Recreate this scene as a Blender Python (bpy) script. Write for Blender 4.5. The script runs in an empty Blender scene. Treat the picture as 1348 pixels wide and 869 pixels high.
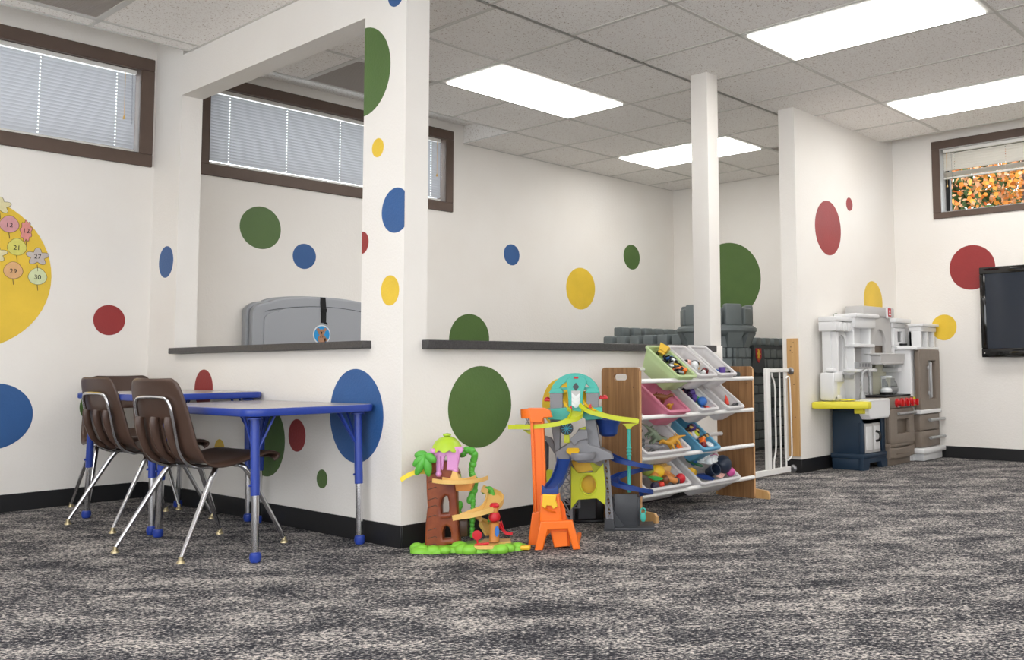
import bpy, bmesh, math, random
from mathutils import Vector, Matrix
random.seed(7)
S = bpy.context.scene
COL = S.collection
PI = math.pi

# ------------------------------------------------------------------ camera, world, exposure
YAW, PITCH, ROLL = 0.7008, 0.0760, 0.0071
CAM_H = 0.765
fw = Vector((math.cos(YAW)*math.cos(PITCH), math.sin(YAW)*math.cos(PITCH), math.sin(PITCH)))
rt = Vector((math.sin(YAW), -math.cos(YAW), 0))
dn = fw.cross(rt)
c_, s_ = math.cos(ROLL), math.sin(ROLL)
rr = c_*rt + s_*dn
dd = -s_*rt + c_*dn
cam = bpy.data.cameras.new('camera')
cam.sensor_width = 36
cam.lens = 36*1226.576/1348
cam.shift_x = (674-825.57)/1348
cam.shift_y = (387.19-434.5)/1348
cam.clip_start = .02
co = bpy.data.objects.new('camera', cam)
COL.objects.link(co)
co.matrix_world = Matrix((( rr.x, -dd.x, -fw.x, 0), (rr.y, -dd.y, -fw.y, 0), (rr.z, -dd.z, -fw.z, CAM_H), (0, 0, 0, 1)))
S.camera = co
S.view_settings.view_transform = 'Standard'
S.view_settings.look = 'None'
S.view_settings.gamma = 1
S.view_settings.use_curve_mapping = False
S.view_settings.exposure = 0.5
w = bpy.data.worlds.new('world'); S.world = w
w.use_nodes = True
w.node_tree.nodes['Background'].inputs[0].default_value = (.93, .96, 1, 1)
w.node_tree.nodes['Background'].inputs[1].default_value = 3.1
LIGHT_STRENGTH = 7.2

# ------------------------------------------------------------------ materials
def lin(c):
    return tuple((x/12.92 if x <= .04045 else ((x+.055)/1.055)**2.4) for x in [v/255 for v in c])
def mat(name, col, rough=.5, metal=0, spec=.5, trans=0, alpha=1, emit=None, estr=0, noise=None, bump=None, coat=0, sss=0, ior=1.45):
    m = bpy.data.materials.new(name); m.use_nodes = True
    nt = m.node_tree; b = nt.nodes['Principled BSDF']
    c = (*lin(col), 1)
    b.inputs['Base Color'].default_value = c
    b.inputs['Roughness'].default_value = rough
    b.inputs['Metallic'].default_value = metal
    b.inputs['Specular IOR Level'].default_value = spec
    b.inputs['Transmission Weight'].default_value = trans
    b.inputs['IOR'].default_value = ior
    b.inputs['Alpha'].default_value = alpha
    b.inputs['Coat Weight'].default_value = coat
    b.inputs['Subsurface Weight'].default_value = sss
    if emit: b.inputs['Emission Color'].default_value = (*lin(emit), 1); b.inputs['Emission Strength'].default_value = estr
    tc = nt.nodes.new('ShaderNodeTexCoord')
    if noise:      # (scale, second colour, amount-contrast)
        sc, col2, lo, hi = noise
        n = nt.nodes.new('ShaderNodeTexNoise'); n.inputs['Scale'].default_value = sc; n.inputs['Detail'].default_value = 5
        nt.links.new(tc.outputs['Object'], n.inputs['Vector'])
        r = nt.nodes.new('ShaderNodeValToRGB')
        r.color_ramp.elements[0].position = lo; r.color_ramp.elements[1].position = hi
        r.color_ramp.elements[0].color = c; r.color_ramp.elements[1].color = (*lin(col2), 1)
        nt.links.new(n.outputs['Fac'], r.inputs['Fac']); nt.links.new(r.outputs['Color'], b.inputs['Base Color'])
    if bump:       # (scale, strength, distance)
        n = nt.nodes.new('ShaderNodeTexNoise'); n.inputs['Scale'].default_value = bump[0]; n.inputs['Detail'].default_value = 4
        nt.links.new(tc.outputs['Object'], n.inputs['Vector'])
        bp = nt.nodes.new('ShaderNodeBump'); bp.inputs['Strength'].default_value = bump[1]; bp.inputs['Distance'].default_value = bump[2]
        nt.links.new(n.outputs['Fac'], bp.inputs['Height']); nt.links.new(bp.outputs['Normal'], b.inputs['Normal'])
    return m

M = {}
M['wall'] = mat('wall_paint', (236, 232, 226), .62, bump=(85, .35, .004), noise=(2.2, (233, 228, 221), .35, .7))
M['white_trim'] = mat('white_trim', (224, 222, 216), .4)
M['tee'] = mat('ceiling_tee', (206, 203, 197), .45)
M['brown_frame'] = mat('brown_frame', (96, 79, 69), .5, noise=(9, (88, 72, 63), .3, .7), bump=(60, .1, .002))
M['baseboard'] = mat('black_vinyl', (27, 27, 29), .42, bump=(30, .15, .002))
M['ledge'] = mat('ledge_laminate', (72, 70, 70), .38, noise=(160, (60, 58, 59), .4, .6))
pg = (84, 112, 58); pb = (48, 92, 148); pr = (152, 50, 50); py_ = (236, 198, 62)
for k, c in dict(green=pg, blue=pb, red=pr, yellow=py_).items():
    M['paint_'+k] = mat('paint_'+k, c, .45, noise=(5, tuple(int(v*.94) for v in c), .3, .7), bump=(85, .35, .004))
def wood(name, a, b2, sc=(30, 30, 1.6)):
    m = mat(name, a, .45); nt = m.node_tree; b = nt.nodes['Principled BSDF']
    tc = nt.nodes.new('ShaderNodeTexCoord'); mp = nt.nodes.new('ShaderNodeMapping'); mp.inputs['Scale'].default_value = sc
    n = nt.nodes.new('ShaderNodeTexNoise'); n.inputs['Scale'].default_value = 1.6; n.inputs['Detail'].default_value = 6; n.inputs['Distortion'].default_value = .7
    r = nt.nodes.new('ShaderNodeValToRGB'); r.color_ramp.elements[0].position = .3; r.color_ramp.elements[1].position = .72
    r.color_ramp.elements[0].color = (*lin(b2), 1); r.color_ramp.elements[1].color = (*lin(a), 1)
    nt.links.new(tc.outputs['Object'], mp.inputs[0]); nt.links.new(mp.outputs[0], n.inputs['Vector']); nt.links.new(n.outputs['Fac'], r.inputs['Fac'])
    nt.links.new(r.outputs['Color'], b.inputs['Base Color'])
    return m
M['wood'] = wood('oak_laminate', (164, 123, 82), (122, 86, 54))
M['edge_wood'] = wood('edge_wood', (206, 162, 116), (188, 142, 96))
M['pine'] = wood('pine_board', (206, 166, 112), (190, 146, 92), (24, 24, 1.2))
M['chrome'] = mat('chrome', (205, 205, 208), .16, 1)
M['dull_metal'] = mat('dull_metal', (150, 150, 152), .38, .9)
M['brass'] = mat('glide', (190, 176, 140), .3, .9)
M['shell'] = mat('brown_plastic', (80, 60, 50), .36, noise=(3, (74, 55, 46), .3, .7), bump=(220, .15, .001))
M['table_top'] = mat('grey_laminate', (186, 180, 178), .22, noise=(90, (176, 170, 168), .4, .6))
M['blue_enamel'] = mat('blue_enamel', (40, 64, 150), .3)
M['gate_white'] = mat('gate_white', (236, 235, 232), .3)
M['black'] = mat('black_plastic', (18, 18, 20), .3)
M['gloss_black'] = mat('gloss_black', (8, 8, 9), .08, coat=.5)
M['screen'] = mat('screen_glass', (34, 42, 54), .09, spec=.8)
M['strap'] = mat('strap', (14, 14, 16), .75)
M['grey_poly'] = mat('grey_polyethylene', (160, 163, 168), .45, bump=(300, .1, .001))
M['castle'] = mat('castle_grey', (112, 120, 121), .5, noise=(6, (104, 112, 113), .3, .7), bump=(160, .2, .002))
M['castle_dark'] = mat('castle_dark', (70, 76, 79), .6)
M['kwhite'] = mat('kitchen_white', (226, 226, 226), .4, bump=(200, .1, .001))
M['kcream'] = mat('kitchen_cream', (232, 230, 206), .45)
M['kgrey'] = mat('kitchen_grey', (188, 186, 184), .4)
M['ktaupe'] = mat('kitchen_taupe', (128, 116, 104), .4, noise=(20, (120, 108, 97), .3, .7))
M['ktaupe2'] = mat('kitchen_taupe_light', (112, 100, 88), .45)
M['knavy'] = mat('kitchen_navy', (30, 50, 70), .42)
M['kyellow'] = mat('kitchen_yellow', (232, 220, 60), .4)
M['silver'] = mat('silver_plastic', (170, 171, 172), .3, .4)
M['kred'] = mat('knob_red', (196, 30, 34), .25, coat=.5)
M['clear'] = mat('clear_plastic', (235, 238, 240), .08, trans=.92, ior=1.2)
M['glass'] = mat('window_glass', (245, 250, 250), 0, trans=1, ior=1.02)
def plast(k, c, r=.38, **kw): M[k] = mat(k+'_plastic', c, r, **kw)
plast('orange', (244, 116, 30)); plast('lime', (196, 204, 44)); plast('teal', (70, 176, 162)); plast('navy', (30, 60, 128)); plast('tgrey', (128, 128, 132))
plast('tdark', (62, 64, 68)); plast('tyellow', (238, 190, 50)); plast('tred', (196, 32, 44)); plast('twhite', (225, 228, 228))
plast('trunk', (146, 76, 40), noise=(16, (120, 54, 28), .35, .65)); plast('leaf', (86, 172, 62)); plast('roof', (172, 202, 52)); plast('pink', (212, 146, 198)); plast('tan', (226, 184, 108)); plast('tan2', (200, 132, 66))
plast('syellow', (248, 222, 66)); plast('brown', (122, 74, 42)); plast('dkbrown', (70, 46, 32)); plast('dinogrey', (84, 88, 92)); plast('dinogreen', (120, 134, 112)); plast('ochre', (206, 152, 48))
plast('purple', (96, 72, 150)); plast('dpurple', (44, 32, 62)); plast('ogreen', (64, 176, 84)); plast('oblue', (56, 112, 190)); plast('ored', (214, 62, 46)); plast('olive', (150, 164, 76)); plast('skin', (232, 180, 168)); plast('dnavy', (34, 44, 62)); plast('darkgreen', (22, 106, 64)); plast('wine', (120, 28, 34)); plast('magenta', (206, 84, 150)); plast('lilac', (200, 150, 196)); plast('cyan', (70, 170, 200))
def binmat(k, c, t):
    m = mat('bin_'+k, c, .35); nt = m.node_tree; b = nt.nodes['Principled BSDF']; o = nt.nodes['Material Output']
    tl = nt.nodes.new('ShaderNodeBsdfTranslucent'); tl.inputs[0].default_value = (*lin(c), 1)
    mx = nt.nodes.new('ShaderNodeMixShader'); mx.inputs[0].default_value = t
    nt.links.new(b.outputs[0], mx.inputs[1]); nt.links.new(tl.outputs[0], mx.inputs[2]); nt.links.new(mx.outputs[0], o.inputs[0]); M['bin_'+k] = m
binmat('green', (214, 230, 184), .45); binmat('white', (236, 234, 234), .45); binmat('pink', (230, 152, 176), .4); binmat('blue', (112, 182, 214), .35)
binmat('blind', (190, 192, 197), .14); binmat('blind_white', (226, 222, 214), .3)
M['cyan2'] = mat('emblem_blue', (40, 150, 214), .4)
M['bear'] = mat('emblem_bear', (176, 132, 104), .5)
M['grass'] = mat('toy_grass', (132, 198, 62), .4)
def carpet():
    m = mat('carpet', (90, 90, 92), .95, spec=.1); nt = m.node_tree; b = nt.nodes['Principled BSDF']; L = nt.links.new
    tc = nt.nodes.new('ShaderNodeTexCoord')
    def nz(scale, sc3, det, rot=PI/4+.05):
        mp = nt.nodes.new('ShaderNodeMapping'); mp.vector_type = 'TEXTURE'; mp.inputs['Rotation'].default_value = (0, 0, -rot); mp.inputs['Scale'].default_value = sc3
        n = nt.nodes.new('ShaderNodeTexNoise'); n.inputs['Scale'].default_value = scale; n.inputs['Detail'].default_value = det; n.inputs['Roughness'].default_value = .65
        L(tc.outputs['Object'], mp.inputs[0]); L(mp.outputs[0], n.inputs['Vector']); return n.outputs['Fac']
    def math_(op, a, bb):
        n = nt.nodes.new('ShaderNodeMath'); n.operation = op
        for i, v in enumerate((a, bb)):
            if isinstance(v, (int, float)): n.inputs[i].default_value = v
            else: L(v, n.inputs[i])
        return n.outputs[0]
    big = nz(6.5, (1.9, 1, 1), 6); mid = nz(60, (1.8, 1, 1), 3); fine = nz(150, (1.7, 1, 1), 2)
    v = math_('ADD', math_('MULTIPLY', big, 1.0), math_('ADD', math_('MULTIPLY', mid, 1.0), math_('MULTIPLY', fine, 1.85)))
    v = math_('MULTIPLY', v, 1/3.85)
    r = nt.nodes.new('ShaderNodeValToRGB'); cr = r.color_ramp
    cr.elements[0].position = .43; cr.elements[0].color = (*lin((38, 38, 43)), 1)
    cr.elements[1].position = .575; cr.elements[1].color = (*lin((210, 201, 193)), 1)
    e = cr.elements.new(.485); e.color = (*lin((68, 68, 73)), 1)
    e = cr.elements.new(.525); e.color = (*lin((124, 122, 121)), 1)
    L(v, r.inputs['Fac']); L(r.outputs['Color'], b.inputs['Base Color'])
    bp = nt.nodes.new('ShaderNodeBump'); bp.inputs['Strength'].default_value = .6; bp.inputs['Distance'].default_value = .006
    L(fine, bp.inputs['Height']); L(bp.outputs['Normal'], b.inputs['Normal'])
    return m
M['carpet'] = carpet()
def tilemat():
    m = mat('ceiling_tile', (244, 241, 237), .9, spec=.1); nt = m.node_tree; b = nt.nodes['Principled BSDF']; L = nt.links.new
    g = nt.nodes.new('ShaderNodeNewGeometry')
    n = nt.nodes.new('ShaderNodeTexNoise'); n.inputs['Scale'].default_value = 105; n.inputs['Detail'].default_value = 3; n.inputs['Distortion'].default_value = 1.2
    L(g.outputs['Position'], n.inputs['Vector'])
    r = nt.nodes.new('ShaderNodeValToRGB'); r.color_ramp.elements[0].position = .33; r.color_ramp.elements[1].position = .40
    r.color_ramp.elements[0].color = (*lin((172, 152, 138)), 1); r.color_ramp.elements[1].color = (*lin((246, 243, 239)), 1)
    L(n.outputs['Fac'], r.inputs['Fac']); L(r.outputs['Color'], b.inputs['Base Color'])
    return m
M['tile'] = tilemat()
def grillemat():
    m = mat('grille_mesh', (168, 160, 152), .6, 0)
    return m
M['grille'] = grillemat()
M['lamp'] = mat('diffuser', (255, 255, 255), .5, emit=(255, 253, 250), estr=LIGHT_STRENGTH)
M['bark'] = mat('bark', (70, 58, 50), .9, noise=(10, (110, 98, 88), .35, .65))
M['fol_orange'] = mat('foliage_orange', (226, 156, 66), .8, noise=(1.8, (200, 104, 48), .45, .62))
M['fol_pink'] = mat('foliage_tan', (196, 146, 108), .8)
M['fol_green'] = mat('foliage_green', (84, 104, 60), .8)
M['fol_pine'] = mat('foliage_pine', (110, 130, 110), .8)
M['ground'] = mat('grass_ground', (96, 104, 70), .95, noise=(5, (120, 100, 66), .4, .6))

# ------------------------------------------------------------------ builders
class B:
    def __init__(s): s.bm = bmesh.new()
    def box(s, x0, x1, y0, y1, z0, z1, bev=0, Mx=None, seg=2):
        vs = [s.bm.verts.new((x, y, z)) for x in (x0, x1) for y in (y0, y1) for z in (z0, z1)]
        q = [(0, 1, 3, 2), (4, 6, 7, 5), (0, 4, 5, 1), (2, 3, 7, 6), (0, 2, 6, 4), (1, 5, 7, 3)]
        fs = [s.bm.faces.new([vs[i] for i in f]) for f in q]
        if bev:
            es = list({e for f in fs for e in f.edges})
            r = bmesh.ops.bevel(s.bm, geom=es, offset=bev, segments=seg, affect='EDGES', profile=.5)
            vs = list({v for f in r['faces'] for v in f.verts} | {v for v in vs if v.is_valid})
        if Mx is not None:
            for v in vs: v.co = Mx @ v.co
        return s
    def hexa(s, bot, top, z0, z1):     # tapered box: bot/top = (x0,x1,y0,y1)
        a = [s.bm.verts.new((bot[i], bot[2+j], z0)) for i, j in ((0, 0), (1, 0), (1, 1), (0, 1))]
        b = [s.bm.verts.new((top[i], top[2+j], z1)) for i, j in ((0, 0), (1, 0), (1, 1), (0, 1))]
        s.bm.faces.new(a[::-1]); s.bm.faces.new(b)
        for i in range(4): s.bm.faces.new((a[i], a[(i+1) % 4], b[(i+1) % 4], b[i]))
        return s
    def tube(s, pts, r, seg=10, caps=True, closed=False):
        P = [Vector(p) for p in pts]; n = len(P); rings = []; nrm = None
        R = r if isinstance(r, (list, tuple)) else [r]*n
        for i, p in enumerate(P):
            if closed: t = (P[(i+1) % n]-P[i-1]).normalized()
            else: t = (P[min(i+1, n-1)]-P[max(i-1, 0)]).normalized()
            if nrm is None: nrm = t.orthogonal().normalized()
            else: nrm = (nrm - t*nrm.dot(t)).normalized()
            bn = t.cross(nrm)
            rings.append([s.bm.verts.new(p+R[i]*(math.cos(2*PI*k/seg)*nrm+math.sin(2*PI*k/seg)*bn)) for k in range(seg)])
        for i in range(n if closed else n-1):
            a, b = rings[i], rings[(i+1) % n]
            for k in range(seg): s.bm.faces.new((a[k], a[(k+1) % seg], b[(k+1) % seg], b[k]))
        if caps and not closed: s.bm.faces.new(rings[0][::-1]); s.bm.faces.new(rings[-1])
        return s
    def lathe(s, prof, c=(0, 0, 0), seg=20, Mx=None, sx=1, sy=1):
        rings = []; c = Vector(c); Mx = Mx or Matrix()
        for r, z in prof:
            rings.append([s.bm.verts.new(c+Mx@Vector((sx*r*math.cos(2*PI*k/seg), sy*r*math.sin(2*PI*k/seg), z))) for k in range(seg)] if r > 1e-6 else [s.bm.verts.new(c+Mx@Vector((0, 0, z)))])
        for a, b in zip(rings, rings[1:]):
            for k in range(seg):
                if len(a) == 1 and len(b) == 1: continue
                if len(a) == 1: s.bm.faces.new((a[0], b[k], b[(k+1) % seg]))
                elif len(b) == 1: s.bm.faces.new((a[k], b[0], a[(k+1) % seg]))
                else: s.bm.faces.new((a[k], a[(k+1) % seg], b[(k+1) % seg], b[k]))
        if len(rings[0]) > 1: s.bm.faces.new(rings[0][::-1])
        if len(rings[-1]) > 1: s.bm.faces.new(rings[-1])
        return s
    def ell(s, c, r, Mx=None, seg=14):
        if not isinstance(r, (tuple, list)): r = (r, r, r)
        T = Matrix.Translation(c) @ (Mx.to_4x4() if Mx is not None else Matrix()) @ Matrix.Diagonal((*r, 1))
        bmesh.ops.create_uvsphere(s.bm, u_segments=seg, v_segments=max(6, seg//2+1), radius=1, matrix=T)
        return s
    def prism(s, pts, ax, a, b):
        f = {'x': lambda u, v, w: (w, u, v), 'y': lambda u, v, w: (u, w, v), 'z': lambda u, v, w: (u, v, w)}[ax]
        A = [s.bm.verts.new(f(u, v, a)) for u, v in pts]; C = [s.bm.verts.new(f(u, v, b)) for u, v in pts]
        s.bm.faces.new(A[::-1]); s.bm.faces.new(C); n = len(pts)
        for i in range(n): s.bm.faces.new((A[i], A[(i+1) % n], C[(i+1) % n], C[i]))
        return s
    def sweep(s, prof, path, up=(0, 0, 1), closed_prof=True):
        up = Vector(up); P = [Vector(p) for p in path]; n = len(P); rings = []
        for i, p in enumerate(P):
            t = P[min(i+1, n-1)]-P[max(i-1, 0)]; sd = up.cross(t).normalized(); u2 = t.cross(sd).normalized()
            rings.append([s.bm.verts.new(p+sd*u+u2*v) for u, v in prof])
        m = len(prof)
        for a, b in zip(rings, rings[1:]):
            for k in range(m if closed_prof else m-1): s.bm.faces.new((a[k], a[(k+1) % m], b[(k+1) % m], b[k]))
        if closed_prof: s.bm.faces.new(rings[0][::-1]); s.bm.faces.new(rings[-1])
        return s
    def tf(s, Mx): bmesh.ops.transform(s.bm, matrix=Mx, verts=s.bm.verts); return s
    def mesh(s, name, m, ang=38, smooth=True):
        bmesh.ops.recalc_face_normals(s.bm, faces=s.bm.faces)
        me = bpy.data.meshes.new(name); s.bm.to_mesh(me); s.bm.free()
        if m: me.materials.append(m if not isinstance(m, str) else M[m])
        if smooth and len(me.polygons):
            me.polygons.foreach_set('use_smooth', [True]*len(me.polygons)); me.set_sharp_from_angle(angle=math.radians(ang))
        return me
    def obj(s, name, m, parent=None, label=None, ang=38, loc=None, rz=None):
        return link(name, s.mesh(name, m, ang), parent, label, loc, rz)
def link(name, me, parent=None, label=None, loc=None, rz=None):
    o = bpy.data.objects.new(name, me); COL.objects.link(o)
    if parent: o.parent = parent
    if label: o['label'] = label
    if loc: o.location = loc
    if parent and parent.name.startswith('track_tower'): o.location.y = YO
    if rz is not None: o.rotation_euler = (0, 0, rz)
    return o
def tag(o, label, cat, group=None, kind=None):
    if label: o['label'] = label
    if cat: o['category'] = cat
    if group: o['group'] = group
    if kind: o['kind'] = kind
    return o
def thing(name, label, cat, loc=(0, 0, 0), rz=0, group=None):
    o = bpy.data.objects.new(name, None); COL.objects.link(o); o.location = loc; o.rotation_euler = (0, 0, rz); o.empty_display_size = .1
    return tag(o, label, cat, group)
def struct(name, parent=None, me=None, label=None):
    o = bpy.data.objects.new(name, me); COL.objects.link(o)
    if parent: o.parent = parent
    else: o['kind'] = 'structure'
    if label: o['label'] = label
    return o
def plate(outline, holes, depth, bev=0, Mx=None, res=1):
    """flat sheet with holes, extruded +-depth/2 about its plane (curve fill -> mesh)"""
    cu = bpy.data.curves.new('plate', 'CURVE'); cu.dimensions = '2D'; cu.fill_mode = 'BOTH'; cu.extrude = depth/2-bev; cu.bevel_depth = bev; cu.bevel_resolution = res
    for pts in [outline]+list(holes):
        sp = cu.splines.new('POLY'); sp.points.add(len(pts)-1); sp.use_cyclic_u = True
        for p, q in zip(sp.points, pts): p.co = (q[0], q[1], 0, 1)
    o = bpy.data.objects.new('plate', cu); COL.objects.link(o)
    dg = bpy.context.evaluated_depsgraph_get(); me = bpy.data.meshes.new_from_object(o.evaluated_get(dg))
    bpy.data.objects.remove(o); bpy.data.curves.remove(cu)
    me.materials.clear()
    if Mx is not None: me.transform(Mx)
    return me
def platobj(name, m, parent, outline, holes, depth, bev=0, Mx=None, label=None):
    me = plate(outline, holes, depth, bev, Mx); me.materials.append(M[m])
    me.polygons.foreach_set('use_smooth', [True]*len(me.polygons)); me.set_sharp_from_angle(angle=math.radians(35))
    return link(name, me, parent, label)
# (u,v) plane mappings: XZ plane at y, YZ plane at x
def MXZ(y=0): return Matrix(((1, 0, 0, 0), (0, 0, -1, y), (0, 1, 0, 0), (0, 0, 0, 1)))
def MYZ(x=0): return Matrix(((0, 0, 1, x), (1, 0, 0, 0), (0, 1, 0, 0), (0, 0, 0, 1)))
def rrect(x0, x1, y0, y1, r, n=5):
    if not isinstance(r, (tuple, list)): r = (r,)*4      # bl, br, tr, tl
    out = []
    for (cx, cy, a0), q in zip(((x0, y0, PI), (x1, y0, 1.5*PI), (x1, y1, 0), (x0, y1, .5*PI)), r):
        sx = 1 if cx == x0 else -1; sy = 1 if cy == y0 else -1
        for i in range(n+1):
            a = a0+i*PI/2/n; out.append((cx+sx*q+q*math.cos(a), cy+sy*q+q*math.sin(a)))
    return out
def circ(cx, cy, r, n=24, ry=None, a0=0, a1=2*PI):
    full = abs(a1-a0-2*PI) < 1e-6
    return [(cx+r*math.cos(a0+(a1-a0)*i/(n if full else n-1)), cy+(ry or r)*math.sin(a0+(a1-a0)*i/(n if full else n-1))) for i in range(n)]
def arch(x0, x1, y0, y1, n=10):     # door-like hole with semicircle top
    r = (x1-x0)/2
    return [(x0, y0), (x1, y0)]+[( (x0+x1)/2+r*math.cos(PI*i/n), y1-r+r*math.sin(PI*i/n)) for i in range(n+1)]
def smoothpath(P, n=6):
    P = [Vector(p) for p in P]; out = []
    for i in range(len(P)-1):
        p0, p1, p2, p3 = P[max(i-1, 0)], P[i], P[i+1], P[min(i+2, len(P)-1)]
        for k in range(n):
            t = k/n; out.append(.5*((2*p1)+(p2-p0)*t+(2*p0-5*p1+4*p2-p3)*t*t+(3*p1-p0-3*p2+p3)*t**3))
    return out+[P[-1]]
def text_mesh(txt, size, depth, m):
    cu = bpy.data.curves.new('txt', 'FONT'); cu.body = txt; cu.size = size; cu.extrude = depth; cu.align_x = 'CENTER'; cu.align_y = 'CENTER'
    o = bpy.data.objects.new('txt', cu); COL.objects.link(o); dg = bpy.context.evaluated_depsgraph_get()
    me = bpy.data.meshes.new_from_object(o.evaluated_get(dg)); bpy.data.objects.remove(o)
    me.materials.clear(); me.materials.append(M[m]); return me

# ------------------------------------------------------------------ room shell
CZ = 2.618          # ceiling tile plane
TOP = 2.765         # pocket ceilings by the windows
XP, TP = 2.437, .125      # partition wall with the wide opening
YP = 3.316
YL, YB = 5.84, 5.97
XR, XF = 7.50, 7.85
YK = 3.34
b = B(); b.box(-2.2, 8.1, -3, 6.2, -.1, 0); fl = b.obj('floor', 'carpet'); fl['kind'] = 'structure'
b = B(); b.box(-2.2, 8.1, -3, 6.25, TOP, TOP+.12); roof = b.obj('ceiling', 'tile'); roof['kind'] = 'structure'

def wall(name, boxes):
    b = B()
    for q in boxes: b.box(*q)
    o = b.obj(name, 'wall'); o['kind'] = 'structure'; return o
WT = .16
# window wall of the near room, opening x .45..2.345, z 2.063..2.58
w_left = wall('wall_left', [(-2.2, XP+.06, YL, YL+WT, 0, 2.063), (-2.2, .45, YL, YL+WT, 2.063, 2.58), (2.345, XP+.06, YL, YL+WT, 2.063, 2.58), (-2.2, XP+.06, YL, YL+WT, 2.58, TOP)])
w_back = wall('wall_back', [(XP+.06, 8.1, YB, YB+WT, 0, 2.095), (XP+.06, 2.83, YB, YB+WT, 2.095, 2.62), (4.785, 8.1, YB, YB+WT, 2.095, 2.62), (XP+.06, 8.1, YB, YB+WT, 2.62, TOP)])
w_far = wall('wall_far', [(XF, XF+.15, YK+.13, YB, 0, TOP)])
w_right = wall('wall_right', [(XR, XR+.12, -3, YK+.05, 0, 2.0), (XR, XR+.12, 2.922, YK+.05, 2.0, 2.53), (XR, XR+.12, -3, 1.3, 2.0, 2.53), (XR, XR+.12, -3, YK+.05, 2.53, TOP)])
w_kit = wall('wall_kitchen', [(5.84, XF+.15, YK, YK+.13, 0, CZ), (7.26, XF+.1, YK, YK+.13, CZ, TOP)])
w_part = wall('wall_partition', [(XP, XP+TP, YP, 3.63, 0, CZ), (XP, XP+TP, 3.63, 5.49, 0, .846), (XP, XP+TP, 3.63, 5.49, 2.375, CZ), (XP, XP+TP, 5.49, YB, 0, TOP)])
w_half = wall('wall_half', [(XP+TP, 4.85, YP, YP+.125, 0, .841)])
w_cam = wall('wall_rear', [(-2.35, 8.1, -3.15, -3, 0, .25), (-2.35, 8.1, -3.15, -3, 2.45, TOP), (-2.35, -1.8, -3.15, -3, .25, 2.45), (2.2, 8.1, -3.15, -3, .25, 2.45),
                           (-2.35, -2.2, -3, 6.1, 0, .25), (-2.35, -2.2, -3, 6.1, 2.45, TOP), (-2.35, -2.2, -3, -2.5, .25, 2.45), (-2.35, -2.2, 3.7, 6.1, .25, 2.45)])  # openings in both unseen walls are added to let daylight in
wn = struct('window_4')     # unseen glazing behind the camera, added to bring daylight in
for q in ((-1.8, 2.2, -3.09, -3.06),):
    b = B(); n = 3; L_ = (q[1]-q[0])/n
    for i in range(n+1): b.box(q[0]+i*L_-.03, q[0]+i*L_+.03, -3.12, -3.03, .25, 2.45)
    b.box(q[0], q[1], -3.12, -3.03, .25, .31); b.box(q[0], q[1], -3.12, -3.03, 2.39, 2.45); b.obj('frame_bar', 'brown_frame', wn)
b = B(); b.box(4.755, 4.872, YP+.022, YP+.15, .88, CZ, .003); o = b.obj('column', 'wall'); o['kind'] = 'structure'
b = B(); b.box(4.80, 4.872, YP+.012, YP+.125, 0, .88, .002); o = b.obj('trim_2', 'wall'); o['kind'] = 'structure'

# baseboards
def base(name, segs):
    b = B()
    for x0, x1, y0, y1 in segs:
        b.box(x0, x1, y0, y1, 0, .094, .002, seg=1)
        # cove foot
    o = b.obj(name, 'baseboard'); o['kind'] = 'structure'
t = .008
base('baseboard_left', [(-2.2, XP, YL-t, YL)])
base('baseboard_partition', [(XP-t, XP, YP-t, YL-t), (XP, 4.872, YP-t, YP), (4.872, 4.88, YP-t, YP+.13)])
base('baseboard_kitchen', [(5.84-t, 5.84, YK-t, YK+.13), (5.84, XR-t, YK-t, YK)])
base('baseboard_right', [(XR-t, XR, -3, YK-t)])
base('baseboard_back', [(XP+TP, XF, YB-t, YB)])
base('baseboard_far', [(XF-t, XF, YK+.13, YB-t)])

# painted dots: shallow paint discs, parts of their walls
def dot(wl, ax, pos, u, z, r, col, label, clip=None, wob=.012):
    ph = random.random()*6; pts = []
    for i in range(56):
        a = 2*PI*i/56; q = r*(1+wob*math.sin(2*a+ph)+wob*.5*math.sin(3*a+2*ph)); uu, zz = u+q*math.cos(a), z+q*math.sin(a)
        if clip: uu = min(max(uu, clip[0]), clip[1])
        pts.append((uu, zz))
    b = B(); b.prism(pts, ax, pos-.0012, pos+.001)
    b.obj('painted_dot', 'paint_'+col, wl, label)
dot(w_left, 'y', YL, 1.472, 1.282, .425, 'yellow', 'large yellow painted dot with paper leaves stuck on it')
dot(w_left, 'y', YL, 1.655, .514, .178, 'blue', 'blue painted dot low on the left wall')
dot(w_left, 'y', YL, 2.212, 1.049, .088, 'red', 'dark red painted dot left of the corner')
dot(w_left, 'y', YL, 2.17, .55, .10, 'green', 'green painted dot behind the chairs')
dot(w_part, 'x', XP, 5.631, 1.394, .094, 'blue', 'small blue painted dot left of the opening')
dot(w_back, 'y', YB, 3.206, 1.716, .147, 'green', 'green painted dot under the blinds')
dot(w_back, 'y', YB, 3.537, 1.548, .090, 'blue', 'small blue painted dot beside the green one')
dot(w_back, 'y', YB, 5.52, 1.730, .092, 'blue', 'small blue painted dot right of the corner post')
dot(w_back, 'y', YB, 6.40, 1.486, .198, 'yellow', 'yellow painted dot high on the back wall')
dot(w_back, 'y', YB, 7.152, 1.847, .126, 'green', 'small green painted dot near the far corner')
dot(w_back, 'y', YB, 5.05, .985, .213, 'green', 'green painted dot half hidden by the ledge')
dot(w_back, 'y', YB, 7.12, .98, .12, 'blue', 'blue painted dot peeking over the toy castle')
dot(w_far, 'x', XF, 5.30, 1.60, .40, 'green', 'large green painted dot behind the toy castle')
dot(w_part, 'x', XP, 3.633, 2.118, .205, 'green', 'tall green painted dot cut off by the opening', clip=(3, 3.63))
dot(w_part, 'x', XP, 3.517, 1.748, .0435, 'yellow', 'tiny yellow painted dot on the corner post')
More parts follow.
